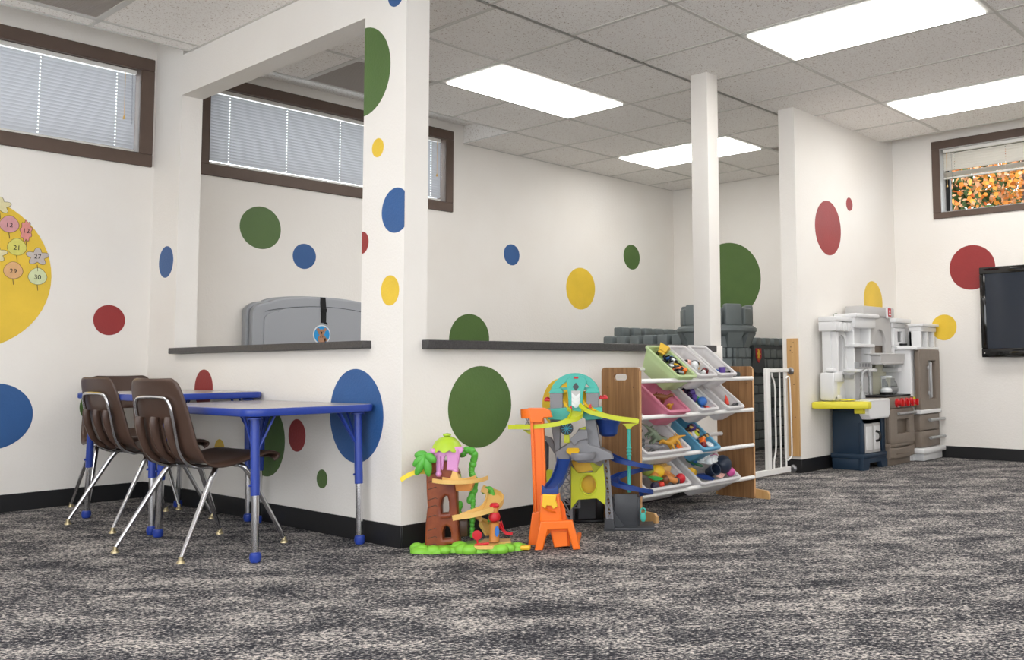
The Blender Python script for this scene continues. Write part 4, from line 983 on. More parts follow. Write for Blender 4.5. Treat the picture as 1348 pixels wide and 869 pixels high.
def T_block(t, s, c): b = B(); b.box(-s*1.2, s*1.2, -s*.8, s*.8, -s*.5, s*.5, s*.15); b.obj('block', c, t); b = B(); [b.lathe([(s*.22, s*.5), (s*.22, s*.68)], (x*s, 0, 0), 8) for x in (-.6, 0, .6)]; b.obj('stud', c, t)
def T_cone(t, s, c): b = B(); b.lathe([(s*.5, -s), (s*.45, 0), (0, s*1.3)], seg=14); b.obj('cone', c, t)
def T_ring(t, s, c):
    b = B(); b.tube([(s*math.cos(2*PI*i/20), s*math.sin(2*PI*i/20), 0) for i in range(20)], s*.42, 10, closed=True); b.ell((s*.2, 0, 0), s*.35); b.obj('ring', c, t)
def T_wedge(t, s, c): b = B(); b.prism([(-s*1.4, -s*.2), (-s*.2, -s*.45), (s*1.2, -s*.2), (s*1.5, s*.15), (0, s*.25)], 'y', -s*.4, s*.4); b.obj('wedge', c, t)
def T_disc(t, s, c): b = B(); b.lathe([(0, -s*.1), (s*.9, -s*.08), (s, s*.02), (s*.92, s*.06), (0, 0)], seg=20); b.obj('disc', c, t)
def T_tray(t, s, c):
    b = B(); b.box(-s*1.3, s*1.3, -s, s, -s*.15, s*.05, s*.08); b.obj('tray', c, t)
    for i in (-.85, 0, .85):
        for j in (-.5, .5): b = B(); b.lathe([(s*.4, 0), (s*.38, s*.2), (s*.28, s*.42), (s*.12, s*.5), (0, s*.5)], (i*s, j*s, 0), 12); b.obj('tray_cup', c, t)
def T_eye(t, s, c):
    b = B(); b.ell((0, 0, 0), s); b.obj('ball', 'twhite', t); b = B(); b.ell((0, -s*.35, s*.25), s*.78); b.obj('iris', c, t); b = B(); b.ell((0, -s*.62, s*.45), s*.5); b.obj('pupil', 'black', t)
TL = [  # bin, x, v, n, builder, size, colour, name, category, label, rot
 ('green', .02, .225, -.012, T_truck, .019, 'tyellow', 'toy_dump_truck', 'toy truck', 'yellow toy dump truck at the top of the pale green bin', (0.5, .2, .6)),
 ('green', .045, .19, -.02, T_car, .012, 'oblue', 'toy_car', 'toy car', 'small blue toy car under the yellow dump truck', (.4, .3, 2)),
 ('green', .05, .165, -.018, T_car, .015, 'twhite', 'toy_car', 'toy car', 'white and black toy car in the middle of the pale green bin', (.6, .2, 1)),
 ('green', -.03, .16, -.03, T_car, .015, 'tdark', 'toy_car', 'toy car', 'dark grey toy car by the left side of the pale green bin', (.3, .1, .3)),
 ('green', .03, .14, -.02, T_car, .014, 'silver', 'toy_car', 'toy car', 'silver toy car in the pale green bin', (.7, .5, 2.4)),
 ('green', -.02, .12, -.03, T_car, .014, 'twhite', 'toy_car', 'toy car', 'white toy car in the lower middle of the pale green bin', (.1, .5, 1.4)),
 ('green', .05, .115, -.018, T_car, .014, 'tyellow', 'toy_car', 'toy car', 'yellow toy car at the right side of the pale green bin', (.3, .4, .2)),
 ('green', .02, .095, -.022, T_car, .015, 'orange', 'toy_car', 'toy car', 'orange toy car in the front half of the pale green bin', (.5, .2, 2.8)),
 ('green', .055, .075, -.018, T_block, .012, 'orange', 'toy_block', 'toy block', 'orange toy block at the front right of the pale green bin', (.3, .6, 1)),
 ('green', .0, .065, -.02, T_car, .015, 'silver', 'toy_car', 'toy car', 'grey toy car at the front of the pale green bin', (.2, .1, 1.2)),
 ('green', -.04, .075, -.03, T_block, .011, 'black', 'toy_block', 'toy block', 'black toy block at the front left of the pale green bin', (.5, .1, .2)),
 ('green', -.035, .20, -.03, T_block, .012, 'tdark', 'toy_block', 'toy block', 'dark toy block behind the dump truck', (.5, .1, .8)),
 ('w2', -.03, .20, -.05, T_beast, .014, 'skin', 'toy_pig', 'toy animal', 'pink toy animal at the back of the middle top bin', (.3, 0, .8)),
 ('w2', .0, .165, -.05, T_beast, .014, 'skin', 'toy_pig', 'toy animal', 'pink toy animal behind the toy cow', (.1, .4, 2.6)),
 ('w2', .02, .12, -.03, T_beast, .020, 'twhite', 'toy_cow', 'toy animal', 'black and white toy cow in the middle top bin', (.3, .1, .5)),
 ('w2', .05, .14, -.04, T_beast, .013, 'tan', 'toy_horse', 'toy animal', 'tan toy horse behind the toy cow', (.2, .1, 2)),
 ('w2', .06, .07, -.03, T_beast, .012, 'wine', 'toy_bull', 'toy animal', 'dark red toy bull at the front of the middle top bin', (.3, .1, 0)),
 ('w2', .03, .06, -.035, T_beast, .012, 'twhite', 'toy_sheep', 'toy animal', 'white toy sheep at the front of the middle top bin', (.1, .1, 1)),
 ('w3', -.02, .11, -.06, T_block, .011, 'tyellow', 'toy_block', 'toy block', 'yellow toy block in the nearly empty top bin', (0, 0, 1)),
 ('w3', .0, .085, -.055, T_block, .011, 'oblue', 'toy_block', 'toy block', 'blue toy block in the nearly empty top bin', (0, .2, 2)),
 ('w3', .03, .065, -.035, T_cup, .013, 'purple', 'toy_cup', 'toy cup', 'purple toy cup in the nearly empty top bin', (0, 0, 0)),
 ('w3', .06, .05, -.03, T_wedge, .014, 'black', 'toy_track', 'toy piece', 'black toy piece at the front of the nearly empty top bin', (0, 0, .1)),
 ('pink', .01, .15, -.035, T_dino, .018, 'brown', 'toy_dinosaur', 'toy dinosaur', 'brown toy dinosaur lying in the pink bin', (.5, .3, -.4)),
 ('pink', .03, .09, -.045, T_dino, .010, 'ochre', 'toy_dinosaur', 'toy dinosaur', 'small ochre toy dinosaur at the front of the pink bin', (.3, .3, .3)),
 ('w5', -.05, .18, -.03, T_ball, .019, 'ored', 'toy_ball', 'toy ball', 'red toy ball at the back of the second row white bin', (0, 0, 0)),
 ('w5', -.012, .19, -.02, T_cup, .018, 'dpurple', 'toy_cup', 'toy cup', 'dark purple toy cup at the back of the second row white bin', (1, .3, 0)),
 ('w5', .03, .18, -.025, T_cup, .018, 'purple', 'toy_cup', 'toy cup', 'violet toy cup beside the dark purple cup', (1.2, .1, 1)),
 ('w5', -.02, .145, -.03, T_cup, .018, 'dpurple', 'toy_cup', 'toy cup', 'dark purple toy cup beside the red ball', (.8, .5, 0)),
 ('w5', .012, .13, -.03, T_cup, .017, 'purple', 'toy_cup', 'toy cup', 'violet toy cup in the middle of the second row white bin', (1.1, .2, 2)),
 ('w5', .05, .14, -.035, T_block, .016, 'ogreen', 'toy_block', 'toy block', 'green toy block beside the violet cup', (.4, .2, .8)),
 ('w5', -.015, .09, -.045, T_ball, .018, 'ogreen', 'toy_ball', 'toy ball', 'green toy ball in the second row white bin', (0, 0, 0)),
 ('w5', .045, .095, -.02, T_egg, .021, 'oblue', 'toy_egg', 'toy egg', 'big blue toy egg in the second row white bin', (0, 0, .2)),
 ('w5', .01, .06, -.04, T_block, .014, 'oblue', 'toy_block', 'toy block', 'blue toy block under the blue egg', (.2, 0, .4)),
 ('w5', .055, .055, -.035, T_block, .014, 'ored', 'toy_block', 'toy block', 'red toy block at the front of the second row white bin', (.2, 0, 1)),
 ('w6', .02, .09, -.03, T_cone, .018, 'ored', 'toy_cone', 'toy cone', 'red toy cone in the right second row bin', (-.3, .2, 0)),
 ('w6', .06, .05, -.028, T_wedge, .018, 'tdark', 'toy_track', 'toy piece', 'dark toy piece at the front of the right second row bin', (0, 0, .1)),
 ('w6', -.01, .075, -.06, T_block, .012, 'oblue', 'toy_block', 'toy block', 'blue toy block left of the red cone', (0, 0, .5)),
 ('din', -.06, .19, -.02, T_dino, .020, 'dinogrey', 'toy_dinosaur', 'toy dinosaur', 'dark grey toy dinosaur rearing at the back of the wide third row bin', (.2, -1.0, .2)),
 ('din', .02, .145, -.01, T_dino, .024, 'dinogreen', 'toy_dinosaur', 'toy dinosaur', 'grey-green toy dinosaur in the middle of the wide third row bin', (.2, .9, -.3)),
 ('din', -.11, .10, -.03, T_dino, .019, 'dinogrey', 'toy_dinosaur', 'toy dinosaur', 'dark grey toy dinosaur at the front left of the wide third row bin', (.2, .2, .6)),
 ('din', -.04, .075, -.028, T_dino, .018, 'tgrey', 'toy_dinosaur', 'toy dinosaur', 'light grey toy dinosaur at the front of the wide third row bin', (1.2, .2, .1)),
 ('din', .08, .15, -.04, T_block, .020, 'dkbrown', 'toy_block', 'toy block', 'dark brown toy block behind the ochre dinosaur', (.2, 0, .3)),
 ('din', .12, .085, -.012, T_dino, .023, 'ochre', 'toy_dinosaur', 'toy dinosaur', 'ochre toy dinosaur with raised tail in the wide third row bin', (.2, .5, 2.9)),
 ('din', .165, .055, -.03, T_block, .012, 'orange', 'toy_block', 'toy block', 'orange toy block beside the ochre dinosaur', (.4, .2, .3)),
 ('blue', -.02, .22, -.03, T_wedge, .018, 'olive', 'toy_leaf', 'toy piece', 'olive toy piece at the back of the blue bin', (.3, .5, .3)),
 ('blue', .0, .19, -.02, T_figure, .019, 'dkbrown', 'toy_figure', 'toy figure', 'dark brown toy figure at the back of the blue bin', (.9, .2, .5)),
 ('blue', .045, .20, -.02, T_egg, .017, 'purple', 'toy_egg', 'toy egg', 'purple toy egg at the back of the blue bin', (0, 0, 0)),
 ('blue', .03, .165, -.02, T_figure, .018, 'brown', 'toy_figure', 'toy figure', 'brown toy figure lying in the blue bin', (1.2, .4, 1)),
 ('blue', -.03, .15, -.03, T_ball, .016, 'tan', 'toy_ball', 'toy ball', 'tan toy ball in the blue bin', (0, 0, 0)),
 ('blue', .0, .135, -.015, T_eye, .018, 'lime', 'toy_eyeball', 'toy ball', 'toy eyeball with green iris in the blue bin', (0, 0, 0)),
 ('blue', .02, .09, -.015, T_figure, .019, 'orange', 'toy_figure', 'toy figure', 'orange toy figure at the front of the blue bin', (.8, -.4, 2)),
 ('blue', .05, .11, -.015, T_figure, .018, 'brown', 'toy_figure', 'toy figure', 'brown toy figure beside the orange one in the blue bin', (1.0, .6, .4)),
 ('blue', .05, .055, -.02, T_ring, .012, 'twhite', 'toy_ring', 'toy ring', 'white toy ring at the front of the blue bin', (.5, 0, 0)),
 ('blue', .0, .06, -.025, T_ball, .014, 'wine', 'toy_ball', 'toy ball', 'dark red toy ball at the front of the blue bin', (0, 0, 0)),
 ('f1', -.02, .155, -.01, T_ball, .027, 'olive', 'toy_apple', 'toy food', 'olive green toy apple in the wide bottom left bin', (0, 0, 0)),
 ('f1', .035, .13, -.012, T_egg, .030, 'tyellow', 'toy_mango', 'toy food', 'yellow-orange toy mango in the wide bottom left bin', (0, .3, 0)),
 ('f1', .09, .085, -.012, T_ring, .028, 'tan2', 'toy_doughnut', 'toy food', 'brown toy pretzel ring in the wide bottom left bin', (.5, .3, 0)),
 ('f1', -.01, .105, -.02, T_egg, .020, 'tan2', 'toy_potato', 'toy food', 'brown toy potato under the toy mango', (0, 0, .4)),
 ('f1', .045, .075, -.02, T_egg, .020, 'brown', 'toy_sausage', 'toy food', 'dark brown toy sausage at the front of the wide bottom left bin', (0, .3, .8)),
 ('f1', -.03, .09, -.005, T_wedge, .024, 'ogreen', 'toy_pea_pod', 'toy food', 'green toy pea pod in the wide bottom left bin', (.2, .2, -.2)),
 ('f1', .155, .06, -.01, T_ball, .021, 'tred', 'toy_tomato', 'toy food', 'red toy tomato at the front right of the wide bottom left bin', (0, 0, 0)),
 ('f1', .115, .055, -.02, T_ball, .018, 'tdark', 'toy_ball', 'toy ball', 'dark grey toy ball beside the toy tomato', (0, 0, 0)),
 ('f1', .03, .18, -.02, T_ball, .022, 'wine', 'toy_beet', 'toy food', 'wine red toy beet at the back of the wide bottom left bin', (0, 0, 0)),
 ('f1', .10, .15, -.01, T_block, .026, 'tan', 'toy_bread', 'toy food', 'tan toy bread slice at the back of the wide bottom left bin', (.2, 0, .1)),
 ('f1', .0, .055, -.03, T_ball, .015, 'ored', 'toy_strawberry', 'toy food', 'small red toy strawberry at the front of the wide bottom left bin', (0, 0, 0)),
 ('f1', -.05, .055, -.03, T_egg, .017, 'dpurple', 'toy_eggplant', 'toy food', 'dark purple toy eggplant at the front of the wide bottom left bin', (0, 0, 0)),
 ('f2', -.07, .165, -.005, T_disc, .045, 'darkgreen', 'toy_plate', 'toy plate', 'dark green toy plate in the wide bottom right bin', (.3, .2, 0)),
 ('f2', .04, .16, .008, T_tray, .042, 'twhite', 'toy_muffin_tray', 'toy tray', 'white toy muffin tray in the wide bottom right bin', (.1, -.1, .2)),
 ('f2', .0, .085, .0, T_cup, .029, 'dnavy', 'toy_cup', 'toy cup', 'navy toy cup lying on its side in the wide bottom right bin', (1.2, .1, -.3)),
 ('f2', .12, .11, .010, T_ball, .045, 'dnavy', 'toy_ball', 'toy ball', 'large dark navy ball in the wide bottom right bin', (0, 0, 0)),
 ('f2', .163, .065, -.01, T_ball, .022, 'magenta', 'toy_ball', 'toy ball', 'pink toy ball right of the large navy ball', (0, 0, 0)),
 ('f2', .16, .17, -.005, T_ring, .024, 'magenta', 'toy_ring', 'toy ring', 'pink toy ring behind the large navy ball', (.6, .2, 0)),
 ('f2', .12, .18, -.012, T_egg, .022, 'lilac', 'toy_egg', 'toy egg', 'lilac toy egg behind the white muffin tray', (0, 0, 0)),
 ('f2', .09, .215, -.02, T_ball, .022, 'wine', 'toy_ball', 'toy ball', 'dark red toy ball at the back of the wide bottom right bin', (0, 0, 0)),
 ('f2', .055, .055, -.012, T_wedge, .026, 'skin', 'toy_fish', 'toy food', 'pink and white toy fish at the front of the wide bottom right bin', (.2, 0, .3)),
 ('f2', -.11, .13, -.03, T_block, .022, 'tyellow', 'toy_block', 'toy block', 'yellow toy block beside the dark green plate', (.2, .3, .4)),
 ('f2', -.05, .085, -.03, T_wedge, .034, 'navy', 'toy_shoe', 'toy piece', 'dark blue toy piece left of the navy cup', (.2, .3, -.5)),
 ('f2', -.04, .19, -.02, T_ball, .018, 'oblue', 'toy_ball', 'toy ball', 'blue toy ball at the back of the wide bottom right bin', (0, 0, 0)),
]
for k, x, v, n, fn, s, c, nm, cat, lab, rot in TL:
    cx, z = BINS[k][0], BINS[k][1]
    t = thing(nm, lab, cat, put(cx, z, x, v, n+(.014 if k in ('w2', 'w3', 'w6', 'pink') else .002))); t.rotation_euler = rot; fn(t, s*dict(green=1.45, w2=1.95, w3=1.7, pink=1.6, w5=1.25, w6=1.5, din=1.45, blue=1.4, f1=1.28, f2=1.18)[k], c)

# ------------------------------------------------------------------ treehouse toy (local x = image right, y = away)
TR = thing('treehouse_toy', 'toy treehouse with brown trunk, lime roof and tan ramps', 'toy playset', (2.614, 3.061, 0), YAW-PI/2)
def q(zx, zy): return ((zx-510)*.000674, (770-zy)*.000674)     # measured front elevation -> metres
def qp(L): return [q(a, b_) for a, b_ in L]
def lump(name, m, c, R_, n, seed, parent=TR, h=.03):
    rnd = random.Random(seed); b = B(); pts = []
    for i in range(40):
        a = 2*PI*i/40; r = 1+.10*math.sin(3*a+seed)+.06*math.sin(7*a); pts.append((c[0]+R_[0]*r*math.cos(a), c[1]+R_[1]*r*math.sin(a)))
    A0 = [b.bm.verts.new((x, y, .001)) for x, y in pts]; A1 = [b.bm.verts.new((x, y, h*.6)) for x, y in pts]
    A2 = [b.bm.verts.new((c[0]+(x-c[0])*.88, c[1]+(y-c[1])*.88, h)) for x, y in pts]
    for U, V in ((A0, A1), (A1, A2)):
        for i in range(40): b.bm.faces.new((U[i], U[(i+1) % 40], V[(i+1) % 40], V[i]))
    b.bm.faces.new(A2); b.bm.faces.new(A0[::-1]); return b.obj(name, m, parent, ang=50)
lump('base', 'grass', (-.14, -.02), (.115, .085), 0, 2, h=.022)
lump('base', 'grass', (.03, .0), (.10, .085), 0, 5, h=.025)
lump('base', 'grass', (.15, .0), (.07, .07), 0, 8, h=.018)
b = B()
for x, y, s in ((-.20, -.06, .03), (-.15, -.085, .03), (-.1, -.085, .025), (-.03, -.07, .035), (.0, -.085, .035), (.03, -.06, .03), (-.05, -.03, .04), (.10, -.08, .028), (.13, -.075, .032), (.155, -.05, .03), (.19, -.02, .028), (-.23, -.02, .03), (-.18, .04, .03)): b.ell((x, y, .012), (s, s*.8, s*.72))
b.obj('bush', 'grass', TR)
b = B(); b.prism([(.02, -.095), (.10, -.10), (.115, -.02), (.16, .0), (.15, .06), (.04, .06), (.03, -.01)], 'z', .018, .032); b.obj('path', 'tan', TR)
# trunk with two openings
platobj('trunk', 'trunk', TR, qp([(232, 765), (238, 600), (248, 500), (240, 380), (235, 255), (300, 235), (380, 240), (412, 300), (398, 380), (402, 500), (410, 600), (418, 715), (345, 720), (330, 760)]),
        [qp([(318, 716), (316, 655), (328, 618), (352, 604), (380, 618), (395, 660), (396, 712)]), qp([(305, 562), (303, 500), (312, 450), (338, 420), (368, 428), (380, 470), (382, 520), (376, 556)])], .06, .010, MXZ(.0))
b = B()
for zy in (300, 345, 390, 455, 500, 560, 640, 690, 735):
    x, z = q(255, zy); b.tube([(x-.01, -.0305, z-.004), (x+.02, -.0305, z+.006), (x+.027, -.0305, z+.001)], .0016, 5)
b.obj('bark_line', 'dkbrown', TR)
b = B(); b.tube([(q(318, 567)[0], -.035, q(318, 567)[1]), (q(385, 562)[0], -.035, q(385, 562)[1])], .005, 6); b.obj('window_sill', 'trunk', TR)
# pink gazebo
b = B()
for sx, zz in ((305, 300), (408, 278)):
    for y in (-.036,):
        x, z0 = q(sx, zz); x1, z1 = q(sx+(-2 if sx < 350 else 18), 150); b.tube([(x, y, z0), (x1, y, z1)], [.010, .012], 8); b.ell((x, y, z0), .013)
b.obj('gazebo_post', 'pink', TR)
platobj('gazebo_arch', 'pink', TR, qp([(330, 275), (325, 190), (262, 175), (258, 150), (345, 140), (448, 138), (450, 160), (425, 180), (418, 275), (362, 270), (366, 205), (357, 180), (344, 180), (334, 205), (328, 275)]), [], .016, .004, MXZ(-.038))
b = B(); b.box(q(262, 0)[0], q(440, 0)[0], -.045, .05, q(0, 172)[1], q(0, 152)[1], .006); b.ell((q(275, 0)[0], -.045, q(0, 160)[1]), .012); b.ell((q(440, 0)[0], -.03, q(0, 150)[1]), .012); b.obj('gazebo_beam', 'pink', TR)
b = B(); X, Z = q(345, 150); seg = 36; rings = []
for k, (r, z) in enumerate(((.062, 0), (.060, .012), (.048, .032), (.032, .045), (.012, .052))):
    rings.append([b.bm.verts.new((X+r*(1+(.10*abs(math.sin(a*5)) if k == 0 else 0))*math.cos(a), r*(1+(.1*abs(math.sin(a*5)) if k == 0 else 0))*math.sin(a), Z+z-(.012*abs(math.sin(a*5)) if k < 1 else 0))) for a in [2*PI*i/seg for i in range(seg)]])
for U, V in zip(rings, rings[1:]):
    for i in range(seg): b.bm.faces.new((U[i], U[(i+1) % seg], V[(i+1) % seg], V[i]))
b.bm.faces.new(rings[-1]); b.bm.faces.new(rings[0][::-1]); b.lathe([(.008, .05), (.018, .056), (.017, .062), (0, .066)], (X, 0, Z), 14); b.obj('roof', 'roof', TR, ang=50)
# palm leaves
for i, (zx, zy, rot) in enumerate(((195, 180, 2.9), (190, 215, 2.6), (200, 245, 2.2), (245, 250, 1.35), (268, 200, .5))):
    x0, z0 = q(235, 175); x1, z1 = q(zx, zy); mx, mz = (x0+x1)/2, (z0+z1)/2; L = math.hypot(x1-x0, z1-z0)
    a = math.atan2(z1-z0, x1-x0); b = B(); b.ell((x0+(x1-x0)*.9, -.05-.004*i, z0+(z1-z0)*.9), (max(L*.95, .028), .014, .018), Matrix.Rotation(-a, 3, 'Y')); b.obj('palm_leaf', 'leaf', TR)
# yellow slide on the left
x0, z0 = q(240, 300); x1, z1 = q(75, 345)
U_ = lambda w_, h, t_=.004: [(-w_, h), (-w_, 0), (w_, 0), (w_, h), (w_-t_, h), (w_-t_, t_), (-w_+t_, t_), (-w_+t_, h)]
b = B(); b.sweep(U_(.026, .016), smoothpath([(x0, -.01, z0), (x0-.045, -.015, z0+.0), (x1+.03, -.02, z0-.012), (x1, -.025, z1)], 5)); b.obj('slide', 'syellow', TR)
# tan ramps
def pth(L): return smoothpath([(q(a, 0)[0], y, q(0, zz)[1]) for a, zz, y in L], 6)
b = B(); b.sweep(U_(.030, .017), pth([(300, 345, -.05), (370, 350, -.075), (460, 352, -.07), (530, 350, -.03), (560, 345, .02)])); b.obj('ramp', 'tan', TR)
b = B(); X, Z = q(470, 370); b.hexa((X-.03, X+.03, -.08, -.03), (X-.034, X+.04, -.085, -.02), Z-.018, Z+.012); b.obj('ramp_bracket', 'tan2', TR)
b = B(); b.prism([(q(375, 0)[0], q(0, 345)[1]), (q(440, 0)[0], q(0, 345)[1]), (q(420, 0)[0], q(0, 290)[1]), (q(395, 0)[0], q(0, 280)[1])], 'y', -.05, .0); b.obj('ramp_stop', 'tan', TR)
b = B(); b.sweep(U_(.038, .022), pth([(540, 425, .08), (600, 455, .08), (636, 490, .045), (620, 525, -.01), (560, 545, -.045), (490, 560, -.06), (425, 575, -.05)])); b.obj('ramp', 'tan', TR)
b = B(); b.sweep(U_(.030, .018), pth([(500, 590, .07), (540, 630, .08), (590, 665, .06), (625, 690, .02)])); b.obj('ramp', 'tan', TR)
# vine trunk of green lumps
def vine(name, L, r, y):
    P_ = smoothpath([(q(a, 0)[0], yy, q(0, z)[1]) for a, z, yy in L], 4); b = B(); rnd = random.Random(len(L))
    for p in P_: b.ell(p, r*(.85+.35*rnd.random()), seg=10)
    b.obj(name, 'leaf', TR)
vine('vine', [(430, 190, .03), (470, 160, .03), (510, 190, .03), (500, 240, .04), (490, 300, .04), (512, 370, .04), (500, 430, .04), (480, 480, .04)], .015, 0)
vine('vine', [(480, 400, .04), (440, 400, .04), (415, 370, .03), (410, 320, .03)], .013, 0)
vine('vine', [(500, 450, .04), (505, 520, .02), (500, 600, .02), (500, 690, .02)], .012, 0)
vine('vine', [(560, 430, .08), (600, 420, .09), (605, 500, .09), (600, 620, .085)], .013, 0)
vine('vine', [(415, 500, .03), (412, 560, .03)], .014, 0)
# little totem, paddle and bars
X, Z = q(650, 715); b = B(); b.lathe([(.022, 0), (.021, .01), (.020, .075), (.024, .08)], (X, -.03, Z), 18); b.obj('totem', 'tan2', TR)
b = B(); b.lathe([(.010, 0), (.022, .008), (.025, .022), (.018, .038), (.010, .042)], (X, -.03, Z+.080), 18); b.obj('totem_bulb', 'tred', TR)
b = B(); b.lathe([(.014, .115), (.018, .13), (.014, .14)], (X, -.03, Z), 16); b.obj('totem_cap', 'tan2', TR)
b = B(); b.lathe([(.019, .14), (.021, .148), (.012, .158), (0, .16)], (X, -.03, Z), 16); b.obj('totem_top', 'tred', TR)
b = B(); b.prism(circ(X+.014, Z+.045, .009, 14, .022), 'y', -.054, -.046); b.obj('totem_face', 'oblue', TR)
X, Z = q(555, 663); b = B(); b.lathe([(.019, 0), (.020, .004), (0, .005)], (X, -.075, Z), 20, Matrix.Rotation(PI/2, 3, 'X')); b.tube([(X, -.075, Z-.02), (X+.003, -.075, Z-.04)], .004, 6); b.tube([(X-.008, -.078, Z-.04), (X+.05, -.085, Z-.032)], .005, 8); b.obj('paddle', 'tred', TR)
b = B(); b.sweep(U_(.008, .01, .003), pth([(675, 600, -.01), (690, 640, -.02), (715, 672, -.02), (760, 678, -.02)])); b.obj('lever_slide', 'tred', TR)
b = B(); x, z = q(450, 640); b.box(x-.02, x+.02, -.01, .01, z-.035, z+.035, .008); b.obj('doorway', 'dkbrown', TR)
b = B(); x, z = q(845, 745); b.box(x-.022, x+.02, -.05, -.02, .004, .022, .006); b.obj('connector', 'tyellow', TR)

# ------------------------------------------------------------------ race track tower toy
TW = thing('track_tower_toy', 'tall toy race track tower with orange lift and lime ramps', 'toy playset', (3.05, 2.97, 0), YAW-PI/2)
YO = .10            # depth of the group of parts being built, within the toy
def w(zx, zy, y=-.05):   # measured elevation sketch -> metres (x, z) for a part at depth YO+y
    D = 4.204+YO+y
    return ((zx*.3107-165.6)*D/1226.6+.2976, max(0, .765-(zy*.3107-10.1)*D/1244.3))
def wp(L, y=-.05): return [w(a, b_, y) for a, b_ in L]
def wpath(L, n=6): return smoothpath([(w(a, 0, y)[0], y, w(0, zz, y)[1]) for a, zz, y in L], n)
def wplate(name, m, L, holes, y0, y1, bev=.003, label=None, parent=None): return platobj(name, m, parent or TW, wp(L, (y0+y1)/2), [wp(h, (y0+y1)/2) for h in holes], abs(y1-y0), bev, MXZ((y0+y1)/2), label)
# teal crown
arc_o = [(313+104*math.cos(a), 165-97*math.sin(a)) for a in [PI*i/18 for i in range(19)]]
arc_i = [(313+78*math.cos(a), 165-72*math.sin(a)) for a in [PI*i/18 for i in range(18, -1, -1)]]
wplate('crown_arch', 'teal', arc_o+arc_i, [], -.03, .01)
wplate('crown_panel', 'teal', [(280, 95), (300, 78), (345, 78), (362, 100), (345, 150), (340, 260), (290, 260), (287, 160)], [], -.038, -.018)
wplate('crown_tie', 'teal', [(255, 128), (380, 128), (380, 136), (255, 136)], [], -.02, .0, .001)
for i in range(3):
    z = 165+i*18; wplate('chevron', 'twhite', [(300, z-12), (317, z), (334, z-12), (334, z+2), (317, z+16), (300, z+2)], [], -.042, -.037, .001)
wplate('chevron_plate', 'kgrey', [(298, 142), (336, 142), (334, 195), (317, 212), (300, 195)], [], -.0395, -.0365, .0005)
wplate('crest_diamond', 'tdark', [(317, 108), (330, 125), (317, 142), (304, 125)], [], -.040, -.037, .001)
wplate('logo', 'tred', [(309, 82), (327, 82), (327, 89), (309, 89)], [], -.040, -.037, .001)
for a, c in ((208, 262), (362, 414)):
    wplate('crown_foot', 'teal', [(a, 148), (c, 148), (c-6, 132), (a+10, 132)], [], -.045, .03)
    wplate('tower_block', 'tgrey', [(a+4, 150), (c-2, 150), (c-2, 222), (a+4, 222)], [], -.042, .028)
wplate('beam', 'teal', [(203, 220), (260, 217), (380, 217), (425, 215), (425, 258), (365, 262), (350, 250), (290, 250), (270, 262), (205, 258)], [], -.055, .045, .004)
for zx, zy in ((203, 180), (428, 173)):
    X, Z = w(zx, zy); b = B(); b.box(X-.026, X+.026, -.02, .02, Z-.008, Z+.002, .004); b.ell((X-.012, 0, Z+.003), (.012, .014, .009)); b.ell((X+.012, 0, Z+.003), (.012, .014, .009)); b.obj('button', 'tred', TW, 'red button')
# upper pylons
wplate('pylon', 'tgrey', [(212, 262), (250, 262), (248, 400), (236, 402)], [], -.03, .05)
wplate('pylon', 'tgrey', [(360, 258), (398, 262), (418, 385), (372, 380)], [], -.03, .05)
wplate('pylon', 'tdark', [(186, 360), (200, 350), (198, 470), (190, 480)], [], .02, .05)
wplate('pylon_brace', 'tgrey', [(182, 335), (212, 345), (250, 415), (236, 420)], [], .0, .03)
# deck
wplate('deck', 'tgrey', [(236, 400), (300, 360), (330, 310), (360, 315), (368, 370), (415, 385), (462, 410), (470, 428), (430, 432), (405, 440), (330, 440), (300, 425), (290, 442), (240, 440)], [], -.06, .06, .004)
b = B(); X, Z = w(345, 415); b.lathe([(.055, -.018), (.060, 0), (.058, .012), (.046, .012), (.044, .002), (0, .002)], (X, -.07, Z), 24); b.obj('turntable', 'tgrey', TW)
b = B(); X, Z = w(305, 392); b.lathe([(.030, 0), (.030, .004), (0, .005)], (X, -.075, Z-.006), 22, Matrix.Rotation(.5, 3, 'X')); b.obj('deck_disc', 'tyellow', TW)
wplate('deck_ramp', 'tgrey', [(295, 350), (335, 310), (362, 312), (366, 345), (330, 352), (312, 372)], [], -.075, -.055)
b = B(); X, Z = w(278, 303); b.lathe([(.030, 0), (.030, .006), (.022, .008), (0, .008)], (X, -.05, Z), 24, Matrix.Rotation(PI/2, 3, 'X')); b.obj('spinner', 'tdark', TW)
b = B()
for i in range(10): a = i*PI/5; b.tube([(X, -.0595, Z), (X+.024*math.cos(a), -.0595, Z+.024*math.sin(a))], .0018, 5)
b.obj('spinner_spoke', 'cyan', TW)
wplate('spinner_stand', 'lime', [(270, 330), (286, 330), (288, 362), (268, 362)], [], -.055, -.045)
wplate('lime_fin', 'lime', [(335, 305), (360, 298), (360, 325), (338, 330)], [], -.02, .02)
